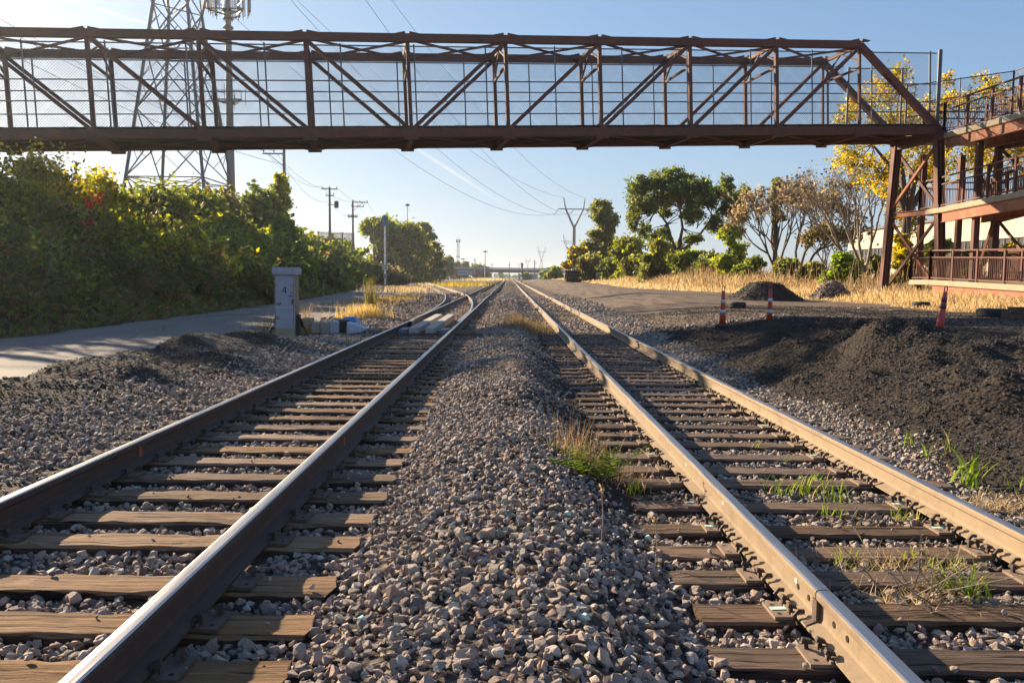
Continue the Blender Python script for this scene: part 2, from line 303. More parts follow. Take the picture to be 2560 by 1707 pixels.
PAL=dict(green=[(.07,.10,.024),(.11,.14,.032),(.15,.17,.042)],dark=[(.048,.068,.022),(.07,.092,.027),(.10,.115,.034)],
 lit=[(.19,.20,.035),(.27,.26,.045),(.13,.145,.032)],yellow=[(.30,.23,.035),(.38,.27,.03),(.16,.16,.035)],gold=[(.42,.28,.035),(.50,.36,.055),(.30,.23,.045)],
 yg=[(.15,.16,.02),(.20,.20,.025),(.10,.12,.018)],olive=[(.10,.105,.036),(.075,.085,.03),(.15,.135,.055)],brown=[(.13,.10,.065),(.17,.13,.08),(.11,.095,.055)],
 red=[(.30,.03,.025),(.22,.05,.03),(.35,.10,.03)],rust=[(.12,.075,.035),(.095,.075,.03),(.075,.075,.028)],straw=[(.50,.40,.23),(.60,.50,.31),(.40,.30,.16)],tan=[(.29,.21,.12),(.36,.26,.15),(.22,.155,.09)],fresh=[(.12,.17,.03),(.18,.235,.045),(.09,.135,.03)])
def leafquads(P,size,pal,asp=1.7,flat=.0,mix2=None,mixf=0.):
    n=len(P); a=R_.normal(size=(n,3)); a/=np.linalg.norm(a,axis=1,keepdims=True); nr=R_.normal(size=(n,3)); nr[:,2]+=flat; b=np.cross(a,nr); b/=np.maximum(np.linalg.norm(b,axis=1,keepdims=True),1e-6)
    s=size*R_.uniform(.6,1.35,(n,1)); A=a*s*asp/2; B=b*s/2
    V=np.stack([P-A,P-B*.9+A*.1,P+A,P+B*.9+A*.1],1); pc=np.array(PAL[pal]); c=pc[R_.integers(0,len(pc),n)]*R_.uniform(.85,1.6,(n,1))
    if mix2: 
        p2=np.array(PAL[mix2]); k=R_.random(n)<mixf; c[k]=p2[R_.integers(0,len(p2),k.sum())]*R_.uniform(.8,1.2,(k.sum(),1))
    q=P.mean(0); X_=P-q; k_=2.2/max(size*8,.7); vr=np.sin(k_*X_[:,0]+1.1*np.sin(k_*X_[:,2]))*np.sin(k_*1.2*X_[:,1]+2+np.sin(k_*.8*X_[:,0]))+.6*np.sin(k_*1.9*X_[:,2]+k_*1.3*X_[:,0]); return V,c*np.clip(1+.30*vr,.5,1.6)[:,None]
def blob_points(cs,rs,n,shell=.55):
    """points in clumps: clump centres spread in the ellipsoids cs/rs"""
    w=np.array([np.prod(r)**(2/3) for r in rs]); w=w/w.sum(); idx=R_.choice(len(cs),n,p=w); d=R_.normal(size=(n,3)); d/=np.linalg.norm(d,axis=1,keepdims=True)
    cs=np.array(cs);rs=np.array(rs); K=11; sd_=R_.normal(size=(len(cs),K,3)); sd_[:,:,2]+=.25; sd_/=np.linalg.norm(sd_,axis=2,keepdims=True); sd_*=R_.uniform(.35,1.1,(len(cs),K,1)); sr=R_.uniform(.15,.38,(len(cs),K,1))
    j=R_.integers(0,K,n); g=R_.normal(size=(n,3))*sr[idx,j]+sd_[idx,j]; inn=R_.random(n)<.16; g[inn]=d[inn]*(R_.random((inn.sum(),1))**.4)
    return cs[idx]+g*rs[idx]
def limbs(mb,base,tips,r0,mid=None,n=6,sag=.1):
    base=np.asarray(base,float)
    for tip in tips:
        tip=np.asarray(tip,float); k=7; s=np.linspace(0,1,k)[:,None]; m_=(base+tip)/2+R_.normal(0,.08,3)*np.linalg.norm(tip-base)
        m_[:2]=base[:2]+(tip[:2]-base[:2])*.38+R_.normal(0,.06,2)*np.linalg.norm(tip-base); P=(1-s)**2*base+2*s*(1-s)*m_+s*s*tip
        P[1:-1]+=R_.normal(0,.012,(k-2,3))*np.linalg.norm(tip-base); mb.tube(P,np.linspace(r0,max(.008,r0*.18),k),n,0,False)
def tree(name,label,cat,u,vt,Y,wpx,pal,group=None,vb=None,X=None,ncl=16,leaf=.22,n=9000,trunk=True,mix2=None,mixf=0.,crown=(.35,1.),asp=1.5,clr=.28,mat='leaf',bark='bark',r0=None,cs=None,rs=None,flat=0.,low=0.):
    top=atY(u,vt,Y); x=top[0] if X is None else X; gz=tz(x,Y); H=top[2]-gz; W=wpx/FP*Y/2
    root=thing(name,label,cat,(x,Y,gz),group)
    if cs is None:
        cs=[];rs=[]
        for i in range(ncl):
            h=crown[0]+(crown[1]-crown[0])*((i+.5)/ncl); q=(h-crown[0])/(crown[1]-crown[0]+1e-6); wr=W*(math.sin(math.pi*(.18+.74*q))**.7 if low==0 else (1.15-.6*q**2.2)); ang=R_.uniform(0,6.28); rr=R_.uniform(.2,.85)*wr
            cr=W*R_.uniform(clr*.9,clr*1.7)
            cs.append((math.cos(ang)*rr,math.sin(ang)*rr*.9,min(H*h,H-cr*.75))); rs.append((cr,cr,cr*.78))
        cs.append((0,0,H-.6*W*clr)); rs.append((W*clr*.8,)*2+(W*clr*.6,))
    P=blob_points(cs,rs,n); P[:,2]=np.maximum(P[:,2],.05); k=R_.random(len(P))<.96; P=P[k]
    V_,c=leafquads(P,leaf,pal,asp,flat,mix2,mixf); 
    mb=MB(); r0=r0 or max(.05,H*.022); hb=H*max(.12,crown[0]*.55)
    mb.tube([(0,0,-.3),(.02*H*R_.normal(),0,hb*.5),(0,0,hb)],[r0*1.25,r0*1.05,r0*.9],8,0,False)
    limbs(mb,(0,0,hb*.95),[np.array(c_)*[1,1,1] for c_ in cs],r0*.55)
    mb.obj('trunk',M[bark],root,True)
    quads('crown' if cat=='tree' else 'foliage',V_,M[mat],c,root); return root
def fractal(mb,p,d,L,r,dep,ends,spread=.55,up=.12,n=5):
    p=np.asarray(p,float); d=np.asarray(d,float)/np.linalg.norm(d); q=p+d*L; midp=(p+q)/2+R_.normal(0,.04*L,3); mb.tube([p,midp,q],[r,r*.86,r*.7],n if dep>2 else 4,0,False)
    if dep==0: ends.append(q); return
    for i in range(3 if R_.random()<.55 else 2):
        nd=d+R_.normal(0,spread,3); nd[2]+=up; fractal(mb,q,nd,L*R_.uniform(.62,.85),r*.62,dep-1,ends,spread,up,n)
# ------------------------------------------------------------------ scattered stones
def variants(prefix,mat,n=12):
    c=bpy.data.collections.new(prefix+'_shapes')
    for i in range(n):
        bm=bmesh.new(); s=np.array([1,R_.uniform(.6,.95),R_.uniform(.42,.85)]); p=R_.normal(size=(R_.integers(9,17),3)); p/=np.linalg.norm(p,axis=1,keepdims=True); p*=s*.5*R_.uniform(.85,1.12,(len(p),1))
        for q in p: bm.verts.new(q)
        bmesh.ops.convex_hull(bm,input=bm.verts)
        for v_ in [v_ for v_ in bm.verts if not v_.link_faces]: bm.verts.remove(v_)
        me=bpy.data.meshes.new(prefix); bm.to_mesh(me); bm.free(); me.materials.append(mat); c.objects.link(bpy.data.objects.new(prefix+'_shape',me))
    return c
def scatter(name,P,sc,colln,rot=None,**tags):
    n=len(P); rot=np.stack([R_.normal(0,.5,n),R_.normal(0,.5,n),R_.uniform(0,6.28,n)],-1) if rot is None else rot; me=bpy.data.meshes.new(name); me.vertices.add(n); me.vertices.foreach_set('co',P.astype(np.float32).reshape(-1))
    rot=R_.uniform(0,6.28,(n,3)) if rot is None else rot
    for nm,ty,ar in(('rot','FLOAT_VECTOR',rot),('sc','FLOAT',sc)):
        a=me.attributes.new(nm,ty,'POINT'); a.data.foreach_set('vector' if ty=='FLOAT_VECTOR' else 'value',ar.astype(np.float32).reshape(-1))
    a=me.attributes.new('idx','INT','POINT'); a.data.foreach_set('value',R_.integers(0,len(colln.objects),n).astype(np.int32))
    o=link(name,me,None,**tags); g=bpy.data.node_groups.new(name,'GeometryNodeTree'); g.interface.new_socket('Geometry',in_out='INPUT',socket_type='NodeSocketGeometry'); g.interface.new_socket('Geometry',in_out='OUTPUT',socket_type='NodeSocketGeometry')
    N=g.nodes; i=N.new('NodeGroupInput'); ou=N.new('NodeGroupOutput'); ip=N.new('GeometryNodeInstanceOnPoints'); ci=N.new('GeometryNodeCollectionInfo'); ci.inputs[0].default_value=colln; ci.inputs[1].default_value=True; ci.inputs[2].default_value=True
    def na(nm,ty): q=N.new('GeometryNodeInputNamedAttribute'); q.data_type=ty; q.inputs[0].default_value=nm; return q.outputs[0]
    L=g.links; L.new(i.outputs[0],ip.inputs['Points']); L.new(ci.outputs[0],ip.inputs['Instance']); ip.inputs['Pick Instance'].default_value=True
    L.new(na('idx','INT'),ip.inputs['Instance Index']); e2r=N.new('FunctionNodeEulerToRotation'); L.new(na('rot','FLOAT_VECTOR'),e2r.inputs[0]); L.new(e2r.outputs[0],ip.inputs['Rotation']); L.new(na('sc','FLOAT'),ip.inputs['Scale']); L.new(ip.outputs[0],ou.inputs[0])
    md=o.modifiers.new('scatter','NODES'); md.node_group=g; return o
VIEWK=.70
def rand_area(x0,x1,y0,y1,dens):
    n=int((x1-x0)*(y1-y0)*dens); x=R_.uniform(x0,x1,n); y=R_.uniform(y0,y1,n); k=np.abs(x)<VIEWK*y+.8; return x[k],y[k]
# tie rows (front edges seen in the photograph, then regular spacing)
def tie_rows(vs,u,zt,end,st):
    Y=[]
    for v in vs: d=ray(u,v); P=CP+d*((zt-CP[2])/d[2]); Y.append(P[1]+.115)
    Y=sorted(Y); y=Y[-1]
    Y=[Y[0]-.5]+Y
    while y<end: y+=st*R_.uniform(.94,1.06); Y.append(y)
    return np.array(Y)
Y1=tie_rows([1707,1579.5,1474.9,1363,1302.7,1244.6],170,TT1,33,.505); Y2=tie_rows([1677,1551,1463,1394,1336.6,1275.4,1218,1183.5],2174,TT2,24.5,.51)
def on_tie(x,y):
    d1=np.abs(y[:,None]-Y1[None]).min(1)<.125; d2=np.abs(y[:,None]-Y2[None]).min(1)<.125
    return (d1&(np.abs(x-T1C)<1.31)), (d2&(np.abs(x-T2C)<1.31))
def on_rail(x): return sum((np.abs(x-c)<.085) for c in(T1C-.755,T1C+.755,T2C-.755,T2C+.755))>0
def stones(x,y,smin,smax,keep=.016):
    o1,o2=on_tie(x,y); far=y>23; k=~(on_rail(x)&(y<40)); kk=R_.random(len(x))<np.where(np.abs(y-12)<9,keep,keep*1.5); k&=(~(o1|o2))|kk
    rd=(near_edge(y)-.35>x)&(x>foot(y)); k&=~rd|(R_.random(len(x))<.004)
    x,y,o1,o2=x[k],y[k],o1[k],o2[k]; s=(smin+(smax-smin)*R_.random(len(x))**1.4)*np.where(R_.random(len(x))<.06,1.35,1.); z=terrain(x,y)+s*R_.uniform(-.02,.42,len(x)); s=np.where(o1|o2,s*.7,s); z=np.where(o1,TT1+s*.25,z); z=np.where(o2,TT2+s*.25,z)
    return np.stack([x,y,z],-1),s
cst=variants('ballast',M['stone'],14); ccl=variants('slag',M['clod'],8); cpl=variants('pale',M['pale'],8)
PP,SS,DP,DS,LP,LS=[],[],[],[],[],[]
for (x0,x1,y0,y1,de,s0,s1) in((-7.5,7,1.9,5,950,.026,.072),(-7.5,8,5,9,800,.026,.066),(-7.5,9,9,15,540,.032,.068),(-8,10,15,24,300,.042,.078),(-8,9,24,40,110,.06,.13),(-9,9,40,75,34,.09,.2)):
    x,y=rand_area(x0,x1,y0,y1,de); dk,dr,gr,bk=zones(x,y); k=(gr<.5)&(bk<.3)&(R_.random(len(x))>dr*1.02-.0); x,y,dk,dr=x[k],y[k],dk[k],dr[k]; isd=R_.random(len(x))<dk*1.15
    P,s=stones(x[~isd],y[~isd],s0,s1); pl=(P[:,0]>3.1)&(P[:,0]<5.1)&(R_.random(len(P))<.55); PP.append(P[~pl]); SS.append(s[~pl]); LP.append(P[pl]); LS.append(s[pl])
    P,s=stones(x[isd],y[isd],s0*.4,s1*.72); DP.append(P); DS.append(s*R_.choice([.5,.7,1.,1.7],len(s),p=[.35,.35,.25,.05]))
x,y=rand_area(4,16,5,34,110); k=terrain(x,y)>.1; P,s=stones(x[k],y[k],.02,.06); DP.append(P); DS.append(s*R_.uniform(.5,1.1,len(s)))
for X0,X1,Ya,Yb,de in((-7.3,-4.3,8,20,420),(-.5,.9,6.5,24,520)):
    x,y=rand_area(X0,X1,Ya,Yb,de); dk,dr,gr,bk=zones(x,y); k=(R_.random(len(x))<dr); P,s=stones(x[k],y[k],.012,.034); LP.append(P[::3]); LS.append(s[::3]*.8); PP.append(P); SS.append(s)
scatter('ballast_gravel',np.concatenate(PP),np.concatenate(SS),cst,kind='stuff',label='pinkish grey crushed stone ballast heaped between and beside the tracks',cat='gravel')
scatter('slag_rubble',np.concatenate(DP),np.concatenate(DS),ccl,kind='stuff',label='black slag and clods covering the dirt heaps right of the tracks',cat='rubble')
scatter('pale_gravel',np.concatenate(LP),np.concatenate(LS),cpl,kind='stuff',label='pale grey ballast strip along the outer rail of the right track',cat='gravel')
# ------------------------------------------------------------------ ties
ORD=['nearest','second nearest','third nearest','fourth nearest','fifth nearest','sixth nearest','seventh nearest','eighth nearest','ninth nearest','tenth nearest','eleventh nearest','twelfth nearest','thirteenth nearest','fourteenth nearest','fifteenth nearest','sixteenth nearest','seventeenth nearest','eighteenth nearest','nineteenth nearest','twentieth nearest']
def timber_mesh(mat,w=.23,L=2.62,h=.2):
    n=26; xs_=np.linspace(-L/2,L/2,n); prof=[(-w/2,-h),(-w/2,-.018),(-w/2+.012,-.002),(-w*.2,.0),(w*.2,.001),(w/2-.012,-.003),(w/2,-.02),(w/2,-h)]
    k=len(prof); V=[]; e=R_.normal(0,.0045,(n,k,2)); e[:,0]*=.2; e[:,-1]*=.2
    for i,x in enumerate(xs_):
        for j,(a_,b_) in enumerate(prof): V.append((x+(R_.normal(0,.012) if i in(0,n-1) else 0),a_+e[i,j,0],b_+min(e[i,j,1],.002)))
    Fc=[(i*k+j,i*k+j+1,(i+1)*k+j+1,(i+1)*k+j) for i in range(n-1) for j in range(k-1)]+[tuple(range(k)),tuple((n-1)*k+j for j in range(k))[::-1]]
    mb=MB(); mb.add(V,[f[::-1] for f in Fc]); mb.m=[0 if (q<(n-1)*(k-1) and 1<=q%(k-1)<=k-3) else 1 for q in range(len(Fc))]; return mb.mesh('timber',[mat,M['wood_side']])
def plate_mesh(mat):
    mb=MB(); mb.box((0,0,.008),(.36,.19,.016)); mb.box((-.088,0,.021),(.012,.18,.012)); mb.box((.088,0,.021),(.012,.18,.012))
    for sx in(-1,1):
        for sy in(-1,1): mb.box((sx*.145,sy*.055,.0168),(.018,.018,.0012),1)
    return mb.mesh('tie_plate',[mat,M['hole']])
def spike_mesh():
    mb=MB(); mb.box((0,0,.02),(.018,.018,.05)); mb.add([(-.02,-.017,.038),(.03,-.017,.034),(.03,.017,.034),(-.02,.017,.038),(-.014,-.013,.058),(.02,-.013,.05),(.02,.013,.05),(-.014,.013,.058)],[(0,1,2,3)[::-1],(4,5,6,7),(0,1,5,4),(1,2,6,5),(2,3,7,6),(3,0,4,7)]); return mb.mesh('spike',M['spike'])
def anchor_mesh():
    mb=MB(); mb.tube([(-.085,0,.0),(-.1,0,.03),(-.082,0,.052),(-.055,0,.05)],.011,6); mb.tube([(.055,0,-.002),(.09,0,.0),(.1,0,.026),(.082,0,.04)],.011,6); mb.beam((-.09,0,-.008),(.09,0,-.008),.02,.014); return mb.mesh('rail_anchor',M['spike'])
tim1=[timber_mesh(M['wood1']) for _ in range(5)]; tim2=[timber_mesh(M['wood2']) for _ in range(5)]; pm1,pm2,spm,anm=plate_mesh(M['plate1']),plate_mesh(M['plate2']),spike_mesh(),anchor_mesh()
mbp=MB(); mbp.beam((-.17,0,.0175),(-.015,.01,.0175),.035,.003); mintm=mbp.mesh('paint_stripe',M['paint_mint'])
def lay_ties(Y,xc,zt,tims,pm,side,word,grp,parts_to=16.,anch=False,Lf=None):
    for i,y in enumerate(Y):
        # i==0 lies just below the frame edge
        if i<=20: lab=f"{(['partly hidden foremost']+ORD)[i]} {word} wooden tie under the {side} track"
        else: lab=f"{word} wooden tie in the distant closely spaced rows of the {side} track"
        L=1. if Lf is None else Lf(y)
        if i==0 and y<2.2: continue
        rz=R_.normal(0,.014); z=zt+R_.normal(0,.004)
        r=thing('railroad_tie',lab,'railroad tie',(xc+R_.normal(0,.02),y,z),grp,rz)
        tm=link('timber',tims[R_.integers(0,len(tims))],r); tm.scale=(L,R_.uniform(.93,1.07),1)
        if y<parts_to:
            for sg in(-1,1):
                p=link('tie_plate',pm,r,loc=(sg*.755-(r.location[0]-xc),0,.001))
                for dx,dy,fl in((-.092,.05,0),(-.092,-.055,0),(.092,-.05,1),(.145,.055,1),(-.145,.055,0)):
                    if y>9 and abs(dx)>.1: continue
                    if R_.random()<.15: continue
                    s_=link('spike',spm,p,loc=(dx*1.0,dy,.012 if abs(dx)<.1 else .008)); s_.rotation_euler=(R_.normal(0,.08),R_.normal(0,.08),(0 if dx<0 else math.pi)+R_.normal(0,.15))
                if anch and sg==1 or (anch and R_.random()<.25):
                    link('rail_anchor',anm,p,loc=(0,-.135,.01)); link('rail_anchor',anm,p,loc=(0,.135,.01))
                if anch and i in(2,5,6,9,12) : link('paint_stripe',mintm,p,loc=(0,.0,.001)).rotation_euler=(0,0,0 if sg<0 else math.pi*0)
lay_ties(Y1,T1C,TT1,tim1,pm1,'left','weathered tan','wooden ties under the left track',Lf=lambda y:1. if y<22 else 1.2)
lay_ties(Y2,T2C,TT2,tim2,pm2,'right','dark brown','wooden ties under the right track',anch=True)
# far timbers of the turnout: long ties
y=Y1[-1]+.52; q=0
while y<66:
    o=float(divoff(y)); L=2.6+o+.3; zt=TT1-.002; r=thing('railroad_tie','long switch tie carrying both routes of the distant left turnout','railroad tie',(T1C-o/2,y,zt),'long wooden ties under the turnout'); tm=link('timber',tim1[q%5],r); tm.scale=(L/2.62,1,1); y+=.53*(1 if y<50 else 1.5); q+=1
# ------------------------------------------------------------------ rails
PROF=[(.0762,0),(.0762,.011),(.014,.036),(.0095,.055),(.0095,.125),(.036,.143),(.0375,.15),(.0375,.170),(.034,.1795),(.024,.1845),(.0,.186)]
PROF=PROF+[(-a_,b_) for a_,b_ in PROF[-2::-1]]
TOPI={8,9,10,11}
def rail(name,pts,mat,label,cat='rail',group=None,ztop=None,width=1.,cap=True,parent=None):
    pts=np.array(pts,float); k=len(PROF); V=[];T=np.gradient(pts,axis=0); T/=np.linalg.norm(T,axis=1,keepdims=True)
    for p,tg in zip(pts,T):
        nn=np.array([tg[1],-tg[0],0]); 
        for a_,b_ in PROF: V.append(p+nn*a_*width+np.array([0,0,b_]))
    n=len(pts); mb=MB()
    for i in range(n-1):
        for j in range(k):
            j2=(j+1)%k; mb.f.append((i*k+j,i*k+j2,(i+1)*k+j2,(i+1)*k+j)); mb.m.append(1 if (j in TOPI) else 0)
    mb.v.append(np.array(V)); mb.n=n*k
    if cap: mb.f.append(tuple(range(k))); mb.m.append(0); mb.f.append(tuple((n-1)*k+j for j in range(k))[::-1]); mb.m.append(0)
    return mb.obj(name,[mat,M['rail_top']],parent,False,label=label,cat=cat,group=group)
def ypts(y0,y1,zf,xf,wx=.0,wz=0.,seed=0):
    ys_=np.array([y0,y1]) if y1<10 else np.concatenate([np.arange(y0,min(y1,60),.6),np.geomspace(max(y0,60),y1,60)]) if y1>60 else np.arange(y0,y1+.01,.6)
    ys_=np.unique(ys_); far=sm(ys_,20,60)
    return [(float(xf(y))+wx*math.sin(y*.31+seed)*float(f),y,float(zf(y))+wz*float(f)*math.sin(y*.23+seed*2)) for y,f in zip(ys_,far)]
ZB1=TT1+.018; ZB2=TT2+.018
zf1=lambda y: ZB1-(ZB1-ZB2-.04)*float(sm(y,90,220)); zf2=lambda y: ZB2+.02*float(sm(y,60,200))
RX=.755
ra=rail('rail',ypts(1.0,190,zf1,lambda y:T1C-RX-divoff(y),.012,.006,1),M['rail_dark'],'long dark rusty rail farthest left, curving away left at the turnout','rail','rails of the left track')
rb=rail('rail',ypts(1.0,2500,zf1,lambda y:T1C+RX,.014,.006,2),M['rail_dark'],'dark rusty rail with shiny top, second from left, running straight to the horizon','rail','rails of the left track')
rc=rail('rail',ypts(23.6,2500,zf1,lambda y:T1C-RX+.085*(1-float(sm(y,23.6,25.4)))*1.+0*y if y<25.4 else T1C-RX,.0,.006,2),M['rail_dark'],'straight closure rail starting as a pointed switch blade inside the left track','rail','rails of the left track')
rd_=rail('rail',[(a_,b_,c_-.003) for a_,b_,c_ in ypts(23.8,190,zf1,lambda y:T1C+RX-max(float(divoff(y)),.085),.0,0.,2)],M['rail_tan'],'inner diverging rail curving left from the switch and crossing the straight rail','rail','rails of the left track')
# paint marks and joint on the left track
def mark(par,x,y,z,w,h,mat,nm='paint_mark',t=.004): mb=MB(); mb.box((x,y,z),(t,w,h)); mb.obj(nm,mat,par)
mark(ra,T1C-RX+.0125,atX(350,1120,T1C-RX+.01)[1],ZB1+.09,.05,.085,M['paint_red']); mark(rb,T1C+RX+.0125,atX(857,1090,T1C+RX)[1],ZB1+.09,.05,.085,M['paint_red'])
mark(rb,T1C+RX-.01,8.9,ZB1+.16,.2,.02,M['rail_dark'],'joint_gap') if 0 else None
XJ=T2C-RX; YJ=float(atX(2052,1535,XJ-.01)[1])
near=rail('rail',ypts(1.0,YJ-.006,lambda y:ZB2,lambda y:XJ),M['rail_tan'],'short foremost dusty tan rail ending at the bolted joint, right track left side','rail','rails of the right track')
farr=rail('rail',ypts(YJ+.006,2500,zf2,lambda y:XJ,.014,.008,3),M['rail_tan'],'dusty tan rail beyond the open joint, left rail of the right track','rail','rails of the right track')
rr_=rail('rail',ypts(1.0,2500,zf2,lambda y:T2C+RX,.016,.008,4),M['rail_tan'],'dusty tan rail with shiny top, farthest right of all rails','rail','rails of the right track')
for dy,par in((.155,farr),(.30,farr),(-.155,near),(-.30,near)):
    mb=MB(); mb.lathe([(.015,0),(.015,.003)],16,(0,0,0),0,'y'); o=mb.obj('bolt_hole',M['hole'],par,loc=(XJ-.0098,YJ+dy,ZB2+.088)); o.rotation_euler=(0,0,math.pi/2)
mb=MB(); mb.box((XJ-.028,YJ+.02,ZB2+.085),(.012,.05,.1)); mb.beam((XJ-.035,YJ+.02,ZB2+.03),(XJ-.075,YJ+.02,ZB2+.012),.04,.01); mb.obj('weld_collar',M['plate1'],farr)
for y_ in(YJ+.33,YJ+1.75,YJ+2.9): mark(farr,XJ-.0105,y_,ZB2+.11,.03,.03,M['paint_mint'])
# turnout planks, rod covers
PL=[('long pale concrete beam between the rails, left of the pair',-2.42),('long pale concrete beam between the rails, right of the pair',-2.0)]
M['plank']=simple('pale_weathered_concrete',(.40,.36,.31),.9,0,.12,4,.1)
for lb,x_ in PL:
    mb=MB(); mb.box((x_,24.6,TT1+.10),(.25,7.6,.2)); o=mb.obj('concrete_beam',M['plank'],None,label=lb,cat='beam',group='beams lying between the rails of the turnout')
    bv=o.modifiers.new('bevel','BEVEL'); bv.width=.02; bv.segments=2
for lb,x_ in(('low grey steel rod cover beside the left switch point',-2.73),('low grey steel rod cover beside the right rail of the turnout',-1.66)):
    mb=MB(); mb.add([(x_-.13,20.9,TT1),(x_+.13,20.9,TT1),(x_+.13,22.,TT1),(x_-.13,22.,TT1),(x_-.1,21.05,TT1+.13),(x_+.1,21.05,TT1+.13),(x_+.1,21.9,TT1+.13),(x_-.1,21.9,TT1+.13)],[(0,3,2,1),(4,5,6,7),(0,1,5,4),(1,2,6,5),(2,3,7,6),(3,0,4,7)]); mb.obj('rod_cover',M['galv'],None,label=lb,cat='switch cover',group='steel covers inside the turnout')
mb=MB(); mb.beam((-4.1,20.7,TT1+.05),(T1C+1.5,20.7,TT1+.05),.05,.03); mb.beam((-4.1,21.4,TT1+.05),(T1C+.7,21.4,TT1+.05),.05,.03); mb.obj('switch_rod',M['plate1'],None,label='dark steel throw rods crossing under the rails to the switch machine',cat='switch rod')
# yard lead beyond
pts=[(-11.3,118),(-14.5,140),(-18,165),(-21,200),(-26,260),(-33,360),(-45,560)]
def lerp(pts,off):
    y=np.linspace(pts[0][1],pts[-1][1],60); p=np.array(pts); c=np.polyfit(p[:,1],p[:,0],3); return [(float(np.polyval(c,q))+off,float(q),.16) for q in y]
rail('rail',lerp(pts,-RX),M['rail_tan'],'far left rail of the yard lead curving towards the freight cars','rail','rails of the yard lead')
rail('rail',lerp(pts,RX),M['rail_tan'],'far right rail of the yard lead curving towards the freight cars','rail','rails of the yard lead')
# ------------------------------------------------------------------ switch machine, cabinet
def bevel(o,w=.01): b_=o.modifiers.new('bevel','BEVEL'); b_.width=w; b_.segments=2; return o
M['cab']=simple('grey_blue_cabinet_paint',(.34,.37,.42),.6,.0,.12,5,.05,(.30,.33,.37),6); M['cab_side']=simple('tan_cabinet_side',(.33,.235,.15),.8,0,.2,8,.1,(.14,.10,.08),7); M['rustm']=simple('rust_streak',(.10,.045,.03),.9,0,.3,20,.1); M['black']=simple('black_paint',(.02,.02,.02),.7,0,.1,5,0)
c0=atY(686,829,18.6); gz=tz(c0[0]+.2,18.8); CB=np.array([c0[0],18.6,gz])
root=thing('signal_cabinet','tall narrow grey blue relay cabinet marked 4 beside the left track','cabinet',CB)
W_,D_=.47,.42; zt_=atY(686,668,18.6)[2]-gz
mb=MB(); mb.box((W_/2,D_/2,.12),(W_*.92,D_*.92,.26)); bevel(mb.obj('base',M['conc'],root),.01)
mb=MB(); mb.box((W_/2,D_/2,.24+(zt_-.16-.24)/2),(W_-.02,D_-.02,zt_-.16-.24)); bevel(mb.obj('case',M['cab'],root),.006)
mb=MB(); mb.box((W_-.006,D_/2,.24+(zt_-.16-.24)/2),(.006,D_-.06,zt_-.16-.26)); mb.obj('side_panel',M['cab_side'],root,label='tan peeling side panel')
mb=MB(); mb.box((W_/2+.005,D_/2,zt_-.08),(W_+.07,D_+.07,.16)); bevel(mb.obj('lid',M['cab'],root),.008)
mb=MB(); mb.box((W_/2,-.001+.009,.72),(W_-.03,.006,.006)); mb.obj('seam',M['white'],root)
mb=MB(); x0,z0=.225,1.10; 
mb.beam((x0+.035,.003,z0-.06),(x0+.035,.003,z0+.085),.004,.022,up=(1,0,0)); mb.beam((x0-.035,.0035,z0-.018),(x0+.055,.0035,z0-.018),.004,.02,up=(0,0,1)); mb.beam((x0-.03,.0025,z0-.01),(x0+.03,.0025,z0+.08),.004,.016,up=(1,0,0)); mb.obj('number_four',M['black'],root)
mb=MB()
for (a_,b_,w,h) in((.40,1.05,.07,.012),(.36,.98,.10,.012),(.385,.965,.04,.02),(.11,.80,.11,.02),(.10,.765,.06,.016),(.13,.82,.07,.01),(.29,.74,.03,.012),(.06,.50,.09,.016),(.05,.46,.11,.02),(.12,.48,.05,.01),(.07,1.21,.02,.02),(.39,1.21,.02,.02)): mb.box((a_,.0075,b_),(w,.004,h))
mb.obj('rust_patch',M['rustm'],root)
mb=MB(); [mb.box((W_/2+q*(W_/2-.03),.006,(.24+zt_-.16)/2),(.006,.004,zt_-.5)) for q in(-1,1)]; mb.box((W_/2,.006,zt_-.2),(W_-.06,.004,.006)); mb.obj('door_seam',M['black'],root)
for q in(.4,.85,1.2):
    mb=MB(); mb.tube([(.012,-.004,q-.04),(.012,-.004,q+.04)],.009,6); mb.obj('hinge',M['plate1'],root)
mb=MB(); mb.box((W_-.05,-.012,.86),(.03,.03,.09)); mb.tube([(W_-.05,-.03,.81),(W_-.05,-.03,.78)],.014,8); mb.obj('padlock',M['plate1'],root)
mb=MB()
for i in range(6): mb.tube([(W_+.02,.1+.04*i,.55-.04*i),(W_+.12,.1+.03*i,.45-.04*i),(W_+.2,.12+.03*i,.2),(W_+.26,.12,.02)],.012,6)
mb.box((W_+.03,.2,.3),(.06,.2,.5)); mb.obj('conduit',M['black'],root)
mb=MB(); mb.tube([(-.11,.05,-.1),(-.11,.05,.17),(-.06,.05,.26),(.02,.05,.26)],.035,8); mb.obj('vent_pipe',M['black'],root)
def at20(u,v,Y): return atY(u,v,Y)
def pxbox(mb,u0,v0,u1,v1,Y,D,mi=0):
    a_,b_=atY(u0,v1,Y),atY(u1,v0,Y); mb.box(((a_[0]+b_[0])/2,Y+D/2,(a_[2]+b_[2])/2),(abs(b_[0]-a_[0]),D,abs(b_[2]-a_[2]))); return mb
def pxl(mb,root,*a): 
    n0=len(mb.v); pxbox(mb,*a); mb.v[-1]=mb.v[-1]-np.array(root.location); return mb
M['ygrey']=simple('faded_grey_green_metal',(.27,.27,.24),.75,.1,.2,6,.1,(.16,.12,.09),5); M['lblue']=simple('pale_blue_metal',(.38,.46,.56),.55,.1,.08,6,0); M['blue']=simple('bright_blue_cover',(.10,.27,.62),.5,0,.08,6,0)
r=thing('switch_machine','low grey and blue electric switch machine at the left rail','switch machine',atY(830,828,20.2))
mb=pxl(MB(),r,752,796,777,816,20.5,.4); bevel(mb.obj('junction_box',M['cab_side'],r),.02)
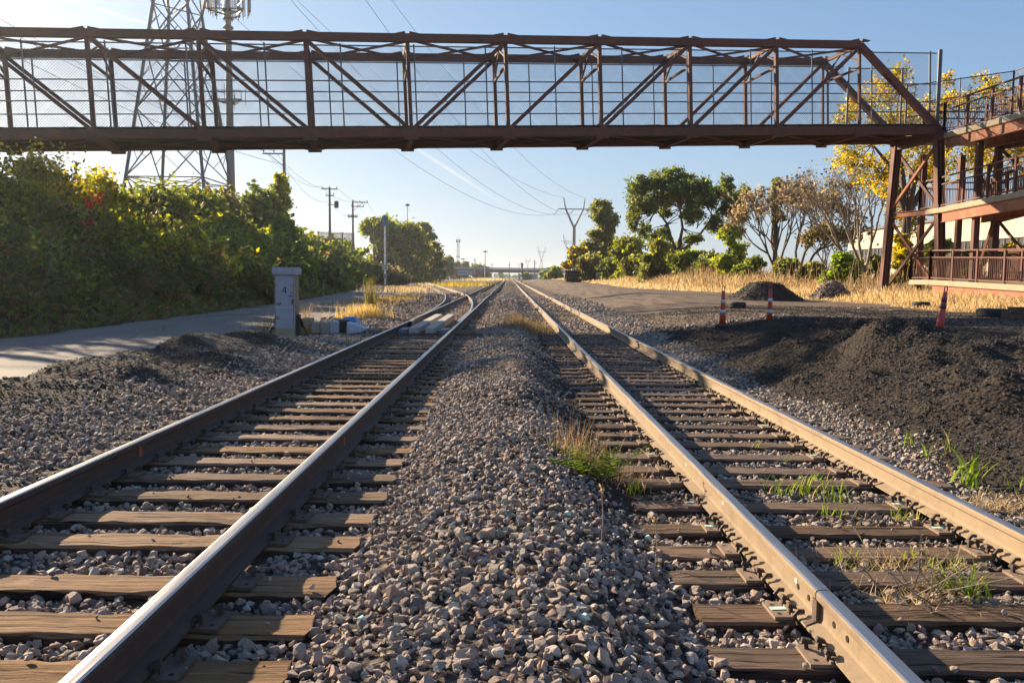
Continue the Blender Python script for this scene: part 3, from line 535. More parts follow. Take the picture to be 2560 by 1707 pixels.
mb=pxl(MB(),r,778,806,800,833,20.2,.5); bevel(mb.obj('motor_housing',M['ygrey'],r),.02)
mb=pxl(MB(),r,801,806,824,834,20.15,.55); bevel(mb.obj('gear_housing',M['ygrey'],r),.015)
mb=pxl(MB(),r,825,804,846,833,20.15,.55); bevel(mb.obj('gear_housing',M['cab'],r),.015)
mb=pxl(MB(),r,847,801,866,831,20.3,.45); bevel(mb.obj('circuit_case',M['black'],r),.015)
mb=MB(); A,B_,C_,D2=[atY(u,v,20.1)-np.array(r.location) for u,v in((867,806),(917,822),(900,831),(867,834))]; d_=np.array([0,.4,0]); mb.add([A,B_,C_,D2,A+d_,B_+d_,C_+d_,D2+d_],[(0,3,2,1),(4,5,6,7),(0,1,5,4),(1,2,6,5),(2,3,7,6),(3,0,4,7)]); mb.obj('ramp_cover',M['lblue'],r)
mb=MB(); A,B_,C_,D2=[atY(u,v,21.2)-np.array(r.location) for u,v in((861,793),(887,793),(892,806),(858,806))]; mb.add([A,B_,C_,D2,A+d_*.9,B_+d_*.9,C_+d_,D2+d_],[(0,3,2,1),(4,5,6,7),(0,1,5,4),(1,2,6,5),(2,3,7,6),(3,0,4,7)]); mb.obj('blue_hood',M['blue'],r)
mb=pxl(MB(),r,884,809,901,817,20.7,.3); mb.obj('end_cover',M['lblue'],r)
mb=MB()
for u,v in((806,805),(818,804),(836,803),(850,800),(858,799)): mb.lathe([(.04,0),(.04,.03),(.015,.05)],8,atY(u,v+4,20.5)-np.array(r.location))
mb.obj('latch',M['black'],r)
# ------------------------------------------------------------------ footbridge
yw,sl=0.176558194,0.046288; Lp,HT,WT=4.17108915,3.89428506,3.1143358
bd=np.array([math.cos(yw)*math.cos(sl),math.sin(yw)*math.cos(sl),math.sin(sl)]); bw=np.array([-math.sin(yw),math.cos(yw),0]); bu=np.cross(bd,bw)
B0=np.array([-.0959,36.,7.871])
br=thing('footbridge','long rust brown steel truss footbridge with mesh fencing crossing above both tracks','footbridge',B0)
def bp(i,side,h=0.): return bd*Lp*(i-4)+bw*WT*side+bu*h   # local to root
st=M['steel']; N0,N9=-3,9
def part(nm,fn,mat=None,root=br,**k): 
    mb=MB(); fn(mb); return mb.obj(nm,mat or st,root,**k)
def ibeam(mb,p,q,w,h,up,t=.02):
    mb.beam(p,q,w*.35,h-2*t,up=up); p=np.asarray(p);q=np.asarray(q);u=np.asarray(up,float)
    mb.beam(p+u*(h/2-t/2),q+u*(h/2-t/2),w,t,up=up); mb.beam(p-u*(h/2-t/2),q-u*(h/2-t/2),w,t,up=up)
for s_ in(0,1):
    part('bottom_chord',lambda mb: mb.beam(bp(N0,s_),bp(N9,s_),.26,.36,up=bu))
    def tc(mb):
        mb.beam(bp(N0+1,s_,HT),bp(N9-1,s_,HT),.26,.32,up=bu)
        for i in range(N0+1,N9):
            for sg in(-1,1):
                p=bp(i,s_,HT+.16)+bd*sg*.08; mb.add([p+bw*-.13,p+bd*sg*.42+bw*-.13,p+bd*sg*.42+bu*.01+bw*-.13,p+bu*.09+bw*-.13,p+bw*.13,p+bd*sg*.42+bw*.13,p+bd*sg*.42+bu*.01+bw*.13,p+bu*.09+bw*.13],[(0,1,2,3),(7,6,5,4),(0,4,5,1),(3,2,6,7),(0,3,7,4)])
    part('top_chord',tc)
    part('end_post',lambda mb: mb.beam(bp(N9-1,s_,HT),bp(N9,s_,0),.26,.28,up=bu))
    part('end_post',lambda mb: mb.beam(bp(N0+1,s_,HT),bp(N0,s_,0),.26,.28,up=bu))
    for i in range(N0+1,N9):
        wv=.12 if i==8 else .17
        part('vertical_post',lambda mb: mb.beam(bp(i,s_,.1),bp(i,s_,HT-.1),wv*.9,wv,up=bw))
        if i<3: a_,b_=bp(i,s_,HT-.1),bp(i+1,s_,.1)
        elif i>=3 and i<8: a_,b_=bp(i,s_,.1),bp(i+1,s_,HT-.1)
        else: continue
        part('diagonal',lambda mb: mb.beam(a_,b_,.15,.17,up=bw))
    for i in range(N0,N9+1):
        part('gusset_plate',lambda mb: mb.beam(bp(i,s_,-.1)-bd*.3+bw*(-.14 if s_==0 else .14),bp(i,s_,-.1)+bd*.3+bw*(-.14 if s_==0 else .14),.02,.42,up=bu))
for i in range(N0+1,N9):
    part('top_strut',lambda mb: mb.beam(bp(i,0,HT-.02),bp(i,1,HT-.02),.12,.16,up=bu))
    # knee bracing of the sway frame
    part('sway_strut',lambda mb:mb.beam(bp(i,0,HT-1.05),bp(i,1,HT-1.05),.09,.10,up=bu))
    part('sway_brace',lambda mb:(mb.beam(bp(i,.5,HT-.05),bp(i,1,HT-1.0),.07,.07,up=bd),mb.beam(bp(i,.5,HT-.05),bp(i,0,HT-.75),.07,.07,up=bd)))
    if i<N9-1: part('top_lateral_brace',lambda mb:(mb.beam(bp(i,0,HT-.06),bp(i+1,1,HT-.06),.1,.08,up=bu),mb.beam(bp(i,1,HT-.14),bp(i+1,0,HT-.14),.1,.08,up=bu)))
for i in range(N0,N9+1):
    part('floor_beam',lambda mb: (mb.beam(bp(i,0,-.12),bp(i,1,-.12),.2,.30,up=bu),mb.add([bp(i,1,-.18)-bd*.5+bw*.13,bp(i,1,-.25)-bd*.05+bw*.13,bp(i,1,-.25)+bd*.05+bw*.13,bp(i,1,-.18)+bd*.5+bw*.13,bp(i,1,-.18)-bd*.5+bw*.02,bp(i,1,-.25)-bd*.05+bw*.02,bp(i,1,-.25)+bd*.05+bw*.02,bp(i,1,-.18)+bd*.5+bw*.02],[(0,1,2,3),(7,6,5,4),(0,4,5,1),(1,5,6,2),(2,6,7,3)])))
    if i<N9: part('bottom_lateral_brace',lambda mb:(mb.beam(bp(i,0,-.1),bp(i+1,1,-.1),.1,.08,up=bu),mb.beam(bp(i,1,-.2),bp(i+1,0,-.2),.1,.08,up=bu)))
def dk_(mb):
    n=190; 
    for i in range(n):
        t_=(i+.5)/n*(N9-N0)+N0; jz=R_.uniform(0,.03); mb.beam(bp(t_,0,.24+jz)-bw*.05,bp(t_,1,.24+jz)+bw*.05,Lp*12/n*.93,.05,up=bu)
    for q in(.2,.5,.8): mb.beam(bp(N0,q,.10),bp(N9,q,.10),.1,.2,up=bu)
part('plank_deck',dk_,M['deck'])
def fence(root,P0,P1,U,h,nm='mesh_fence',posts=3.05,rails=(.0,.34,.62,1.),pitch=.085,off=0.,topw=.045,wr=.0065,label=None,skew=0.):
    """chain link fence: wire mesh sheet with its posts and pipes, P0,P1 base ends"""
    P0=np.asarray(P0,float);P1=np.asarray(P1,float);D=P1-P0;L=np.linalg.norm(D);D/=L;U=np.asarray(U,float)
    mb=MB()
    for s_ in(-1,1):
        x=-h*1. if s_>0 else 0.
        for x in np.arange(-h if s_>0 else 0,L if s_>0 else L+h,pitch*1.414):
            a0,a1=x,x+s_*h; z0,z1=0.,h
            lo=0.;hi=1.
            for bnd in(0.,L):
                pass
            da=a1-a0; t0,t1=(0-a0)/da,(L-a0)/da; lo=max(0,min(t0,t1)); hi=min(1,max(t0,t1))
            if hi-lo<.02: continue
            p=P0+D*(a0+da*lo)+U*h*lo; q=P0+D*(a0+da*hi)+U*h*hi; mb.beam(p,q,wr,wr)
    f=mb.obj(nm,M['wire'],root,label=label)
    m2=MB()
    for k_ in rails: m2.tube([P0+U*h*k_,P1+U*h*k_],.028,6)
    m2.obj('fence_rail',M['galv'],f)
    n=max(1,round(L/posts)); 
    for i in range(n+1):
        x=min(L,max(0,i*posts+off)) if posts*n>L*.9 else L*i/n
        m3=MB(); m3.tube([P0+D*x-U*.05,P0+D*x+U*(h+.05)],.033 if 0<i<n else .05,6); m3.obj('fence_post',M['galv'],f)
fence(br,bp(N0,0,.3)+bw*.2,bp(N9,0,.3)+bw*.2,bu,HT-.55,rails=(.0,.31,.56,.99),off=.9)
fence(br,bp(N0,1,.3)-bw*.2,bp(N9-.75,1,.3)-bw*.2,bu,HT-.55,rails=(.0,.31,.60,.99),off=.3)
# tower under the bridge end
Pn=B0+bp(9,0,-.3); Pf=B0+bp(9,1,-.3); 
bn=atY(2351,747,Pn[1]+.3); bf=atY(2206,748,Pf[1]+.6)
gzt=min(bn[2],bf[2])-.05; tw=thing('bridge_tower','rust brown steel tower with X bracing and two splayed legs under the footbridge end','support tower',((Pn[0]+Pf[0])/2,(Pn[1]+Pf[1])/2,gzt))
LT=lambda P: np.asarray(P)-np.array(tw.location)
def leg(mb,a_,b_,w=.38):
    v_=(b_-a_); mb.beam(a_,b_,w*.3,w*.92,up=(0,1,0)); 
    for sg in(-1,1): mb.beam(a_+np.array([sg*w*.42,0,0]),b_+np.array([sg*w*.42,0,0]),w*.12,w,up=(0,1,0))
    mb.tube([a_+np.array([.02,-.22,0]),b_+np.array([.02,-.22,0])],.02,5)
bn=bn*[1,1,0]+[0,0,tz(bn[0],bn[1])-.05]; bf=bf*[1,1,0]+[0,0,tz(bf[0],bf[1])-.05]
part('leg',lambda mb:leg(mb,LT(bn),LT(Pn)),root=tw); part('leg',lambda mb:leg(mb,LT(bf),LT(Pf)),root=tw)
mid=lambda t_,k_: LT((bn if k_==0 else bf)*(1-t_)+(Pn if k_==0 else Pf)*t_)
part('cap_beam',lambda mb:(mb.beam(mid(1.,0)-bw*.4,mid(1.,1)+bw*.4,.3,.42)),root=tw)
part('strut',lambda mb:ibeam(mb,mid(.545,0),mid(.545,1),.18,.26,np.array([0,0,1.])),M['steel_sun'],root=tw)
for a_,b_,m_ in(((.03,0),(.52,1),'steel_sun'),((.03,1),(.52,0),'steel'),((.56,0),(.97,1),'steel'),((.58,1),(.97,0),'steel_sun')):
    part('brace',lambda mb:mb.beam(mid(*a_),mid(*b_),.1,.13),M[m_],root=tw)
# ------------------------------------------------------------------ ramp
XA=20.45; XB=22.7; XC=24.9; YF=42.2; YN=24.
rp=thing('access_ramp','three level switchback ramp of rust brown steel with baluster railings beside the tower','ramp',(XA,YF,tz(XA,YF)))
LR=lambda *P: np.array(P,float)-np.array(rp.location)
def railing(x,y0,z0,y1,z1,h=1.42,nb=.135,ax='y',root=rp,post=1.9):
    a_=np.array([x,y0,z0]) if ax=='y' else np.array([y0,x,z0]); b_=np.array([x,y1,z1]) if ax=='y' else np.array([y1,x,z1]); a_=a_-np.array(root.location); b_=b_-np.array(root.location)
    L=np.linalg.norm(b_-a_); mb=MB(); U=np.array([0,0,1.])
    for q,t_ in((h,.07),(h-.33,.06),(.1,.06)): mb.beam(a_+U*q,b_+U*q,.055,t_)
    for i in range(int(L/nb)): p=a_+(b_-a_)*(i+.5)/int(L/nb); mb.beam(p+U*.1,p+U*(h-.33),.016,.02)
    r_=mb.obj('railing',M['steel'],root); n=max(1,round(L/post))
    for i in range(n+1): p=a_+(b_-a_)*i/n; m2=MB(); m2.beam(p-U*.12,p+U*(h+.03),.1,.11); m2.obj('railing_post',M['steel'],r_)
lv=[(8.62,8.2),(5.15,5.5),(1.72,1.32)]   # slab top at the far end, and nearer the camera
def slab(x0,x1,y0,z0,y1,z1,g=.46):
    mb=MB(); a_,b_=LR((x0+x1)/2,y0,z0-.12),LR((x0+x1)/2,y1,z1-.12); mb.beam(a_,b_,x1-x0,.24); mb.obj('concrete_slab',M['conc'],rp)
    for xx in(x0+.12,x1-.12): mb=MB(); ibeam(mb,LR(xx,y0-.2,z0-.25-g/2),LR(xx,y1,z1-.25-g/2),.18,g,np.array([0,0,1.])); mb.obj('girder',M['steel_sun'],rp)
for k_,(zf_,zn_) in enumerate(lv):
    yl=YF-1.2 if k_<2 else YF-.6; zl=zf_
    slab(XA,XB-.15,yl-1.6,zl,YN,zn_); slab(XB+.15,XC,yl-1.6,zl-.05,YN,zn_+(.9 if k_ else -.9))
    mb=MB(); mb.box(LR((XA+XC)/2,yl-.6,zl-.12),(XC-XA,2.04,.24)); mb.obj('landing_slab',M['conc'],rp)
    railing(XA+.08,yl+.35,zl,yl-1.6,zl); railing(XA+.08,yl-1.6,zl,YN,zn_); railing(XB-.2,yl-1.6,zl,YN,zn_); railing(XB+.2,yl-1.6,zl-.05,YN,zn_+(.9 if k_ else -.9)); railing(XC-.08,yl+.35,zl,YN,zn_)
    railing(yl+.35,XA+.08,zl,XC-.08,zl,ax='x')
for xx,yy in((XA+.35,YF-.5),(XA+.35,36.8),(XA+.35,31.4),(XB,YF-.5),(XB,38.6),(XB,34.2),(XC-.3,YF-.5),(XC-.3,37.),(XC-.3,31.5)):
    top_=lv[0][0]-.65; mb=MB(); g=tz(xx,yy)-.2; mb.beam(LR(xx,yy,g),LR(xx,yy,top_),.26,.24,up=(0,1,0)); mb.obj('column',M['steel'],rp)
for z0,z1 in((1.4,4.7),(4.9,7.9)):
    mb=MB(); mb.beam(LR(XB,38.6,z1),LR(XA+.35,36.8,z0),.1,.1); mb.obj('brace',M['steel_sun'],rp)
    mb=MB(); mb.beam(LR(XB,34.2,z0),LR(XB,38.6,z1),.1,.1); mb.obj('brace',M['steel'],rp)
# high fence at the bridge end and along the ramp
pe=B0+bp(9,0,.3)+bw*.2; 
mbf=thing('landing_fence','tall galvanized mesh fence panel standing on the bridge landing','fence',pe)
e1=pe+np.array([.15,-.1,0]); hh=HT-.45
fence(mbf,(0,0,0),(.1+.0,.02,0),(0,0,1),hh,nm='corner_mesh',posts=9)
q0=B0+bp(9,1,.3)-bw*.2-pe
fence(mbf,q0-bd*3,q0+bd*.3,(0,0,1),hh-.2,nm='mesh',posts=3)
e2=np.array([XC+.6,YF+.2,9.9])-pe; fence(mbf,q0+bd*.3,e2,(0,0,1),2.4,nm='mesh',posts=2.2)
fence(mbf,e2,np.array([XC+.6,27,9.5])-pe,(0,0,1),2.4,nm='mesh',posts=2.2)
# ------------------------------------------------------------------ lattice tower on the bank
XL,XR,YL,YR=-30.2,-24.1,65.,72.2; gzl=tz(-27,68)
lt=thing('lattice_tower','huge grey lattice transmission tower rising out of the frame above the bank','transmission tower',((XL+XR)/2,(YL+YR)/2,gzl))
lo=np.array(lt.location)
def tw_c(z,c,zw=23.,wt=1.36,wb=3.1):  # corner at height z
    f=(z-8.6)/(zw-8.6); 
    hw=wb+(wt-wb)*f if z<=zw else wt+(z-zw)*.16*(1 if c in(0,2) else 1)
    hd=hw*1.12; sx=-1 if c in(0,2) else 1; sy=-1 if c in(0,1) else 1
    return np.array([(XL+XR)/2+sx*hw,(YL+YR)/2+sy*hd,z])-lo
zs=[gzl,9.2,14.6,19.4,23.,28.5,34.,38.]
for c_ in range(4):
    part('leg',lambda mb:[mb.beam(tw_c(zs[i],c_),tw_c(zs[i+1],c_),.2,.2) for i in range(len(zs)-1)],M['lattice'],lt)
def brc(mb):
    for a_,b_ in((0,1),(1,3),(3,2),(2,0)):
        for i in range(len(zs)-1):
            A,B_,C_,D_=tw_c(zs[i],a_),tw_c(zs[i],b_),tw_c(zs[i+1],a_),tw_c(zs[i+1],b_); X=(A+B_+C_+D_)/4
            mb.beam(A,D_,.085,.085); mb.beam(B_,C_,.085,.085); (mb.beam(C_,D_,.08,.08) if i in(0,2,4) else 0)
            w=np.linalg.norm(A-B_)/(np.linalg.norm(A-B_)+np.linalg.norm(C_-D_)); X=A+(D_-A)*w
            for p,q in((A,C_),(B_,D_)): m_=(p+q)/2; (mb.beam(m_,(p+X)/2,.045,.045),mb.beam(m_,(q+X)/2,.045,.045)) if i<4 else 0
    for z in(9.2,19.4,23.): mb.beam(tw_c(z,0),tw_c(z,3),.07,.07); mb.beam(tw_c(z,1),tw_c(z,2),.07,.07)
part('bracing',brc,M['lattice'],lt)
def arm(mb):
    for z,l in((38.,9.),):
        for sy in(-1,1):
            mb.beam(np.array([-l-27.1,(YL+YR)/2+sy*2.5,z])-lo,np.array([l-27.1,(YL+YR)/2+sy*2.5,z])-lo,.2,.2)
            for q in np.linspace(-l,l,13)[:-1]: mb.beam(np.array([q-27.1,(YL+YR)/2+sy*2.5,z])-lo,np.array([q-27.1+l/6,(YL+YR)/2+sy*2.5,z+1.6])-lo,.09,.09)
part('crossarm',arm,M['lattice'],lt)
# cell monopole
Ym=95.; pt=atY(570,30,Ym); xm=pt[0]; gm=tz(xm,Ym)
mp=thing('cell_tower','grey monopole phone mast with antenna platforms behind the lattice tower','phone mast',(xm,Ym,gm)); zt=pt[2]-gm
part('mast',lambda mb:mb.tube([(0,0,-1),(0,0,zt*.5),(0,0,zt+2)],[.55,.42,.3],14),M['lattice'],mp)
def plat(z,r,big):
    def f(mb):
        for q in range(3):
            a_,b_=[np.array([r*math.cos(t_),r*math.sin(t_),z]) for t_ in(rad(90+120*q),rad(210+120*q))]; mb.beam(a_,b_,.18,.12); mb.beam(a_+[0,0,1.],b_+[0,0,1.],.06,.06); mb.beam((0,0,z-.4),a_,.12,.12); mb.beam(a_,a_+[0,0,1.],.06,.06)
        if big:
            mb.lathe([(r*.3,0),(r*.32,.06)],6,(0,0,z+.02))
    o=part('platform',f,M['insul'],mp)
    for q in range(15 if big else 4):
        t_=6.28*q/(15 if big else 4); rr=r*(.86+.1*math.cos(3*t_)); m2=MB(); h_=2.4 if big else 1.5; p=np.array([rr*math.cos(t_),rr*math.sin(t_),z]); m2.tube([p+[0,0,-.5],p+[0,0,h_]],.04,5); 
        if big: m2.box(p+[.1*math.cos(t_),.1*math.sin(t_),.9],(.3,.18,1.9),1,t_); 
        m2.obj('antenna',[M['insul'],M['white'] if q%3 else M['lattice']],o)
plat(zt,2.4,True); plat(atY(570,253,Ym)[2]-gm,1.9,False)
part('clamp_ring',lambda mb:(mb.lathe([(.5,0),(.62,.1),(.5,.3)],12,(0,0,zt-.9)),mb.lathe([(.5,0),(.62,.1),(.5,.3)],12,(0,0,zt-1.9))),M['insul'],mp)
# utility poles
def pole(u,vt,Y,lab,arms,r=.15,extra=None,mat='pole_wood',base=None):
    p=atY(u,vt,Y); g=tz(p[0],Y) if base is None else base; H=p[2]-g; r_=thing('utility_pole',lab,'utility pole',(p[0],Y,g),'wooden utility poles along the bank')
    part('pole',lambda mb:mb.tube([(0,0,-.5),(0,0,H*.5),(0,0,H)],[r*1.25,r*1.1,r*.8],10),M[mat],r_)
    for(dv,x0,x1,brace) in arms:
        z=H-dv/FP*Y; x0_,x1_=x0/FP*Y,x1/FP*Y
        def f(mb): mb.beam((x0_,-.12,z),(x1_,-.12,z),.12,.13); 
        a_=part('crossarm',f,M[mat],r_)
        if brace: part('brace',lambda mb:mb.beam((x0_*.75+x1_*.25 if abs(x0_)>abs(x1_) else x1_*.7,-.1,z),(0,-.1,z-abs(x1_-x0_)*.55),.06,.06),M[mat],r_)
        n=3 if abs(x1_-x0_)>1.5 else 2
        for q in range(n): xx=x0_+(x1_-x0_)*(q/(n-1)*.9+.05); m2=MB(); m2.lathe([(.03,0),(.03,.1),(.07,.13),(.05,.2),(.07,.22),(.04,.3)],8,(xx,-.12,z+.06)); m2.obj('insulator',M['insul'],a_)
    if extra: extra(r_,H)
    return r_
pole(709.5,345,82,'pale utility pole with one sided crossarm rising beside the ivy column',[(39,-52,4,True)],.16,mat='pole_pale')
def trf(r_,H): 
    m=MB(); m.lathe([(.28,0),(.3,.05),(.3,.85),(.1,.95)],12,(.95,-.2,H-50/FP*112)); m.obj('transformer',M['lattice'],r_)
    m=MB(); m.beam((-.3,0,H-42/FP*112),(1.,0,H-42/FP*112),.08,.08); m.obj('bracket',M['pole_wood'],r_)
pole(824,469,112,'dark utility pole with grey transformer between the dark tree and picket fence',[(4,-20,20,False),(20,-9,11,False)],.15,trf)
def ins2(r_,H):
    for q in(-11,-7,-3,3,7,11): m=MB(); m.tube([(q/FP*135,-.2,H-43/FP*135),(q/FP*135,-.2,H-35/FP*135)],.07,6); m.obj('insulator',M['insul'],r_)
pole(882,501,135,'utility pole with two right hand crossarms and a cluster of insulators',[(5,-2,38,True),(15,-4,28,False),(40,-12,12,False)],.16,ins2)
pole(934.5,542,165,'short utility pole top rising out of the trees left of the signal',[(6,0,28,False)],.15)
pole(1187.5,647,350,'thin dark utility pole standing behind the freight cars',[(3,-3,3,False)],.2)
pole(1230,658,420,'faint double armed pole beyond the freight cars left of the overpass gap',[(4,-4,4,False)],.2)
pole(1273.5,654,520,'faint utility pole standing behind the overpass in line with the tracks',[(8,-4,4,False)],.25)
pole(1337,650,430,'utility pole with double crossarm right of the far signal',[(4,-5,5,False),(9,-4,4,False)],.25)
# overhead wires
M['cable']=simple('thin_cable',(.09,.09,.095),.6,.3,.05,3,0)
def wires(name,lab,runs,r=.02,group=None):
    root=thing(name,lab,'power line',runs[0][0],group)
    for a_,b_,sag in runs:
        a_,b_=np.array(a_,float),np.array(b_,float); t_=np.linspace(0,1,24); P=a_+(b_-a_)*t_[:,None]; P[:,2]-=4*sag*t_*(1-t_); mb=MB(); mb.tube(P-np.array(root.location),r,4,cap=False); mb.obj('wire',M['cable'],root)
pvl,pvc,pvr=atY(1393,534,240),atY(1433,532,240),atY(1473,533,240); vt1,vt2=atY(1407.5,494,240),atY(1461,494,240)
wires('transmission_line','thin sagging conductors running from the lattice tower to the Y shaped pylon',[((-35,68.6,34),pvl,9),((-27,68.6,34),pvc,9),((-19,68.6,34),pvr,9),((-33,68.6,39),vt1,6),((-21,68.6,39),vt2,6)],.03)
P1=atY(709,386,82);P2=atY(824,474,112);P3=atY(882,506,135);P4=atY(934,548,165)
wires('pole_line','thin drooping wires strung between the wooden poles on the left bank',[(P1+[-1.9,0,.3],P2+[-1,0,.3],1.),(P1+[-.9,0,.3],P2+[0,0,.3],1.1),(P1+[0,0,-1],P2+[0,0,-1.5],1.3),(P2+[-1,0,.3],P3+[.5,0,.3],.8),(P2+[1,0,.3],P3+[2.2,0,.3],.8),(P2+[0,0,-1.5],P3+[0,0,-2],.9),(P3+[.5,0,.3],P4+[0,0,.2],.9),(P3+[2.2,0,.3],P4+[2,0,.2],.9),(P1+[-1.9,0,.3],np.array([-27,20,16.]),1.2),(P1+[-.9,0,.3],np.array([-26,20,16.]),1.4),(P1+[0,0,-1.],np.array([-25.5,20,14.]),1.4)],.018)
# signal mast
Ys=93.; p=atY(963,719,Ys); gz=tz(p[0],Ys); top=atY(963,537,Ys)[2]-gz
sg=thing('signal_mast','tall grey railway signal with oval head and white number plate on the left','railway signal',(p[0],Ys,gz))
part('mast',lambda mb:mb.tube([(0,0,0),(0,0,top-1.2)],.1,10),M['white'],sg)
def oval(mb):
    n=28; w,h=.36,.72; pts=[]
    for i in range(n):
        t_=2*math.pi*i/n; pts.append((w*math.cos(t_),(.36 if math.sin(t_)>0 else -.36)+w*math.sin(t_)))
    zc=top-.72; V_=[(a_,-.04,zc+b_) for a_,b_ in pts]+[(a_,.04,zc+b_) for a_,b_ in pts]; mb.add(V_,[tuple(range(n)),tuple(range(n,2*n))[::-1]]+[(i,(i+1)%n,n+(i+1)%n,n+i) for i in range(n)])
part('backing_plate',oval,simple('grey_signal_plate',(.28,.33,.36),.6,0,.1,5,0),sg)
for k_ in(-.36,0,.36):
    part('lens_hood',lambda mb:(mb.lathe([(.13,0),(.15,-.28),(.13,-.28),(.11,-.02)],14,(0,-.05,top-.72+k_),0,'y')),M['lblue'],sg)
part('crosspiece',lambda mb:mb.beam((-.55,0,top-2.25),(.35,0,top-2.25),.05,.05),M['lattice_far'],sg)
zp=atY(963,668,Ys)[2]-gz; o=part('number_plate',lambda mb:mb.box((0.03,-.14,zp),(.6,.02,.62)),M['white'],sg)
def text(par,s,x,y,z,size,mat,rot=(math.pi/2,0,0),name='lettering',bold=.0):
    c_=bpy.data.curves.new(name,'FONT'); c_.body=s; c_.size=size; c_.align_x='CENTER'; c_.align_y='CENTER'; c_.extrude=.003; c_.offset=bold; c_.materials.append(mat); q0_=bpy.data.objects.new(name,c_); me=bpy.data.meshes.new_from_object(q0_); bpy.data.objects.remove(q0_); q=link(name,me,par,loc=(x,y,z)); q.rotation_euler=rot; return q
text(o,'TN0',.03,-.156,zp+.15,.26,M['black'],bold=.008); text(o,'L42',.03,-.156,zp-.14,.26,M['black'],bold=.008)
part('control_box',lambda mb:mb.box((.02,-.2,zp-1.0),(.34,.2,.5)),M['lattice_far'],sg)
part('base',lambda mb:mb.lathe([(.45,0),(.42,.12),(.2,.3),(.12,.5)],12),M['black'],sg)
part('ladder',lambda mb:[mb.beam((-.12,.2,.3),(-.12,.2,top-1.3),.03,.03),mb.beam((.2,.2,.3),(.2,.2,top-1.3),.03,.03)]+[mb.beam((-.12,.2,z),(.2,.2,z),.02,.02) for z in np.arange(.5,top-1.3,.32)],M['lattice_far'],sg)
# far signal
p=atY(1304.8,698,230); gz=tz(p[0],230); top=atY(1304,657,230)[2]-gz
fs=thing('far_signal','distant brown signal head on a dark post right of the tracks','railway signal',(p[0],230,gz))
part('post',lambda mb:mb.tube([(0,0,0),(0,0,top-.3)],.12,8),M['black'],fs); part('signal_head',lambda mb:(mb.box((0,0,top-.65),(.6,.35,1.3)),mb.box((.2,-.1,top-1.6),(.9,.12,.12))),simple('brown_signal_box',(.30,.18,.09),.7,0,.1,4,0),fs)
# switch stand
p=ground(1012,713); ss=thing('switch_stand','small low switch stand with round target beside the diverging track','switch stand',p)
part('base',lambda mb:mb.box((0,0,.15),(.7,.4,.3)),M['black'],ss); part('target',lambda mb:mb.lathe([(.28,-.02),(.28,.02)],16,(-.1,0,.75),0,'y'),M['lattice_far'],ss); part('rod',lambda mb:mb.tube([(.45,0,.2),(.45,0,1.1)],.04,6),M['black'],ss); part('lamp',lambda mb:mb.tube([(.45,0,1.1),(.45,0,1.4)],.08,8),M['white'],ss)
# Y pylon
def ypyl():
    Y=240.; b_=atY(1433,698,Y); gz=tz(b_[0],Y); r_=thing('steel_pole_pylon','grey Y shaped tubular pylon with long crossarm behind the right trees','pylon',(b_[0],Y,gz)); Z=lambda v: atY(1433,v,Y)[2]-gz; X=lambda u: atY(u,600,Y)[0]-b_[0]
    part('mast',lambda mb:mb.tube([(0,0,0),(0,0,Z(568))],[.62,.5],12),M['lattice_far'],r_)
    for s_,ut,um in((-1,1407.5,1413),(1,1461,1457)): part('arm',lambda mb:mb.tube([(0,0,Z(570)),(X(um),0,Z(523)),(X(ut),0,Z(494))],[.34,.26,.14],10),M['lattice_far'],r_)
    part('crossarm',lambda mb:mb.beam((X(1394.5),0,Z(523)),(X(1474),0,Z(523)),.3,.3),M['lattice_far'],r_)
    for u in(1394,1433,1473): part('insulator_string',lambda mb:(mb.tube([(X(u),0,Z(524)),(X(u-6),0,Z(534))],.07,6),mb.tube([(X(u)-1.0,0,Z(531)),(X(u)-1.2,0,Z(540))],.04,5)),M['insul'],r_)
ypyl()
def latt(u,vt,Y,wpx,lab,body=.62):
    b_=atY(u,700,Y); gz=0.1; r_=thing('lattice_pylon',lab,'pylon',(b_[0],Y,gz),'distant lattice pylons'); H=atY(u,vt,Y)[2]-gz; w=wpx/FP*Y/2
    def f(mb):
        lv_=[(0,w*.55),(H*.3,w*.36),(H*.5,w*.2),(H*.62,w*.09)]
        for s_ in(-1,1):
            for sy in(-1,1):
                for (z0,a0),(z1,a1) in zip(lv_,lv_[1:]): mb.beam((s_*a0,sy*a0,z0),(s_*a1,sy*a1,z1),.16,.16)
        for (z0,a0),(z1,a1) in zip(lv_,lv_[1:]):
            for s_ in(-1,1): mb.beam((-s_*a0,-a0,z0),(s_*a1,-a1,z1),.1,.1); mb.beam((-a1,-a1,z1),(a1,-a1,z1),.1,.1)
            for k_ in(.33,.66): q=a0+(a1-a0)*k_; mb.beam((-q,-q,z0+(z1-z0)*k_),(q,-q,z0+(z1-z0)*k_),.08,.08)
    part('body',f,M['lattice_far'],r_)
    def g(mb):
        for s_ in(-1,1):
            mb.beam((0,0,H*.60),(s_*w*.62,0,H*.86),.2,.2); mb.beam((s_*w*.08,0,H*.64),(s_*w*.4,0,H*.86),.12,.12); mb.beam((s_*w*.62,0,H*.86),(s_*w*.72,0,H),.16,.16); mb.beam((s_*w*.4,0,H*.86),(s_*w*.72,0,H),.1,.1)
        mb.beam((-w,0,H*.86),(w,0,H*.86),.16,.16); mb.beam((-w*.62,0,H*.81),(w*.62,0,H*.81),.1,.1)
        for q in np.linspace(-.6,.6,9): mb.beam((q*w,0,H*.81),((q+.1)*w,0,H*.86),.07,.07)
    part('crossarm',g,M['lattice_far'],r_)
latt(1353,617,520,27,'lattice pylon right of the far signal, taller of the pair above the overpass'); latt(1318.5,645,800,16,'small faint lattice pylon just right of the far signal')
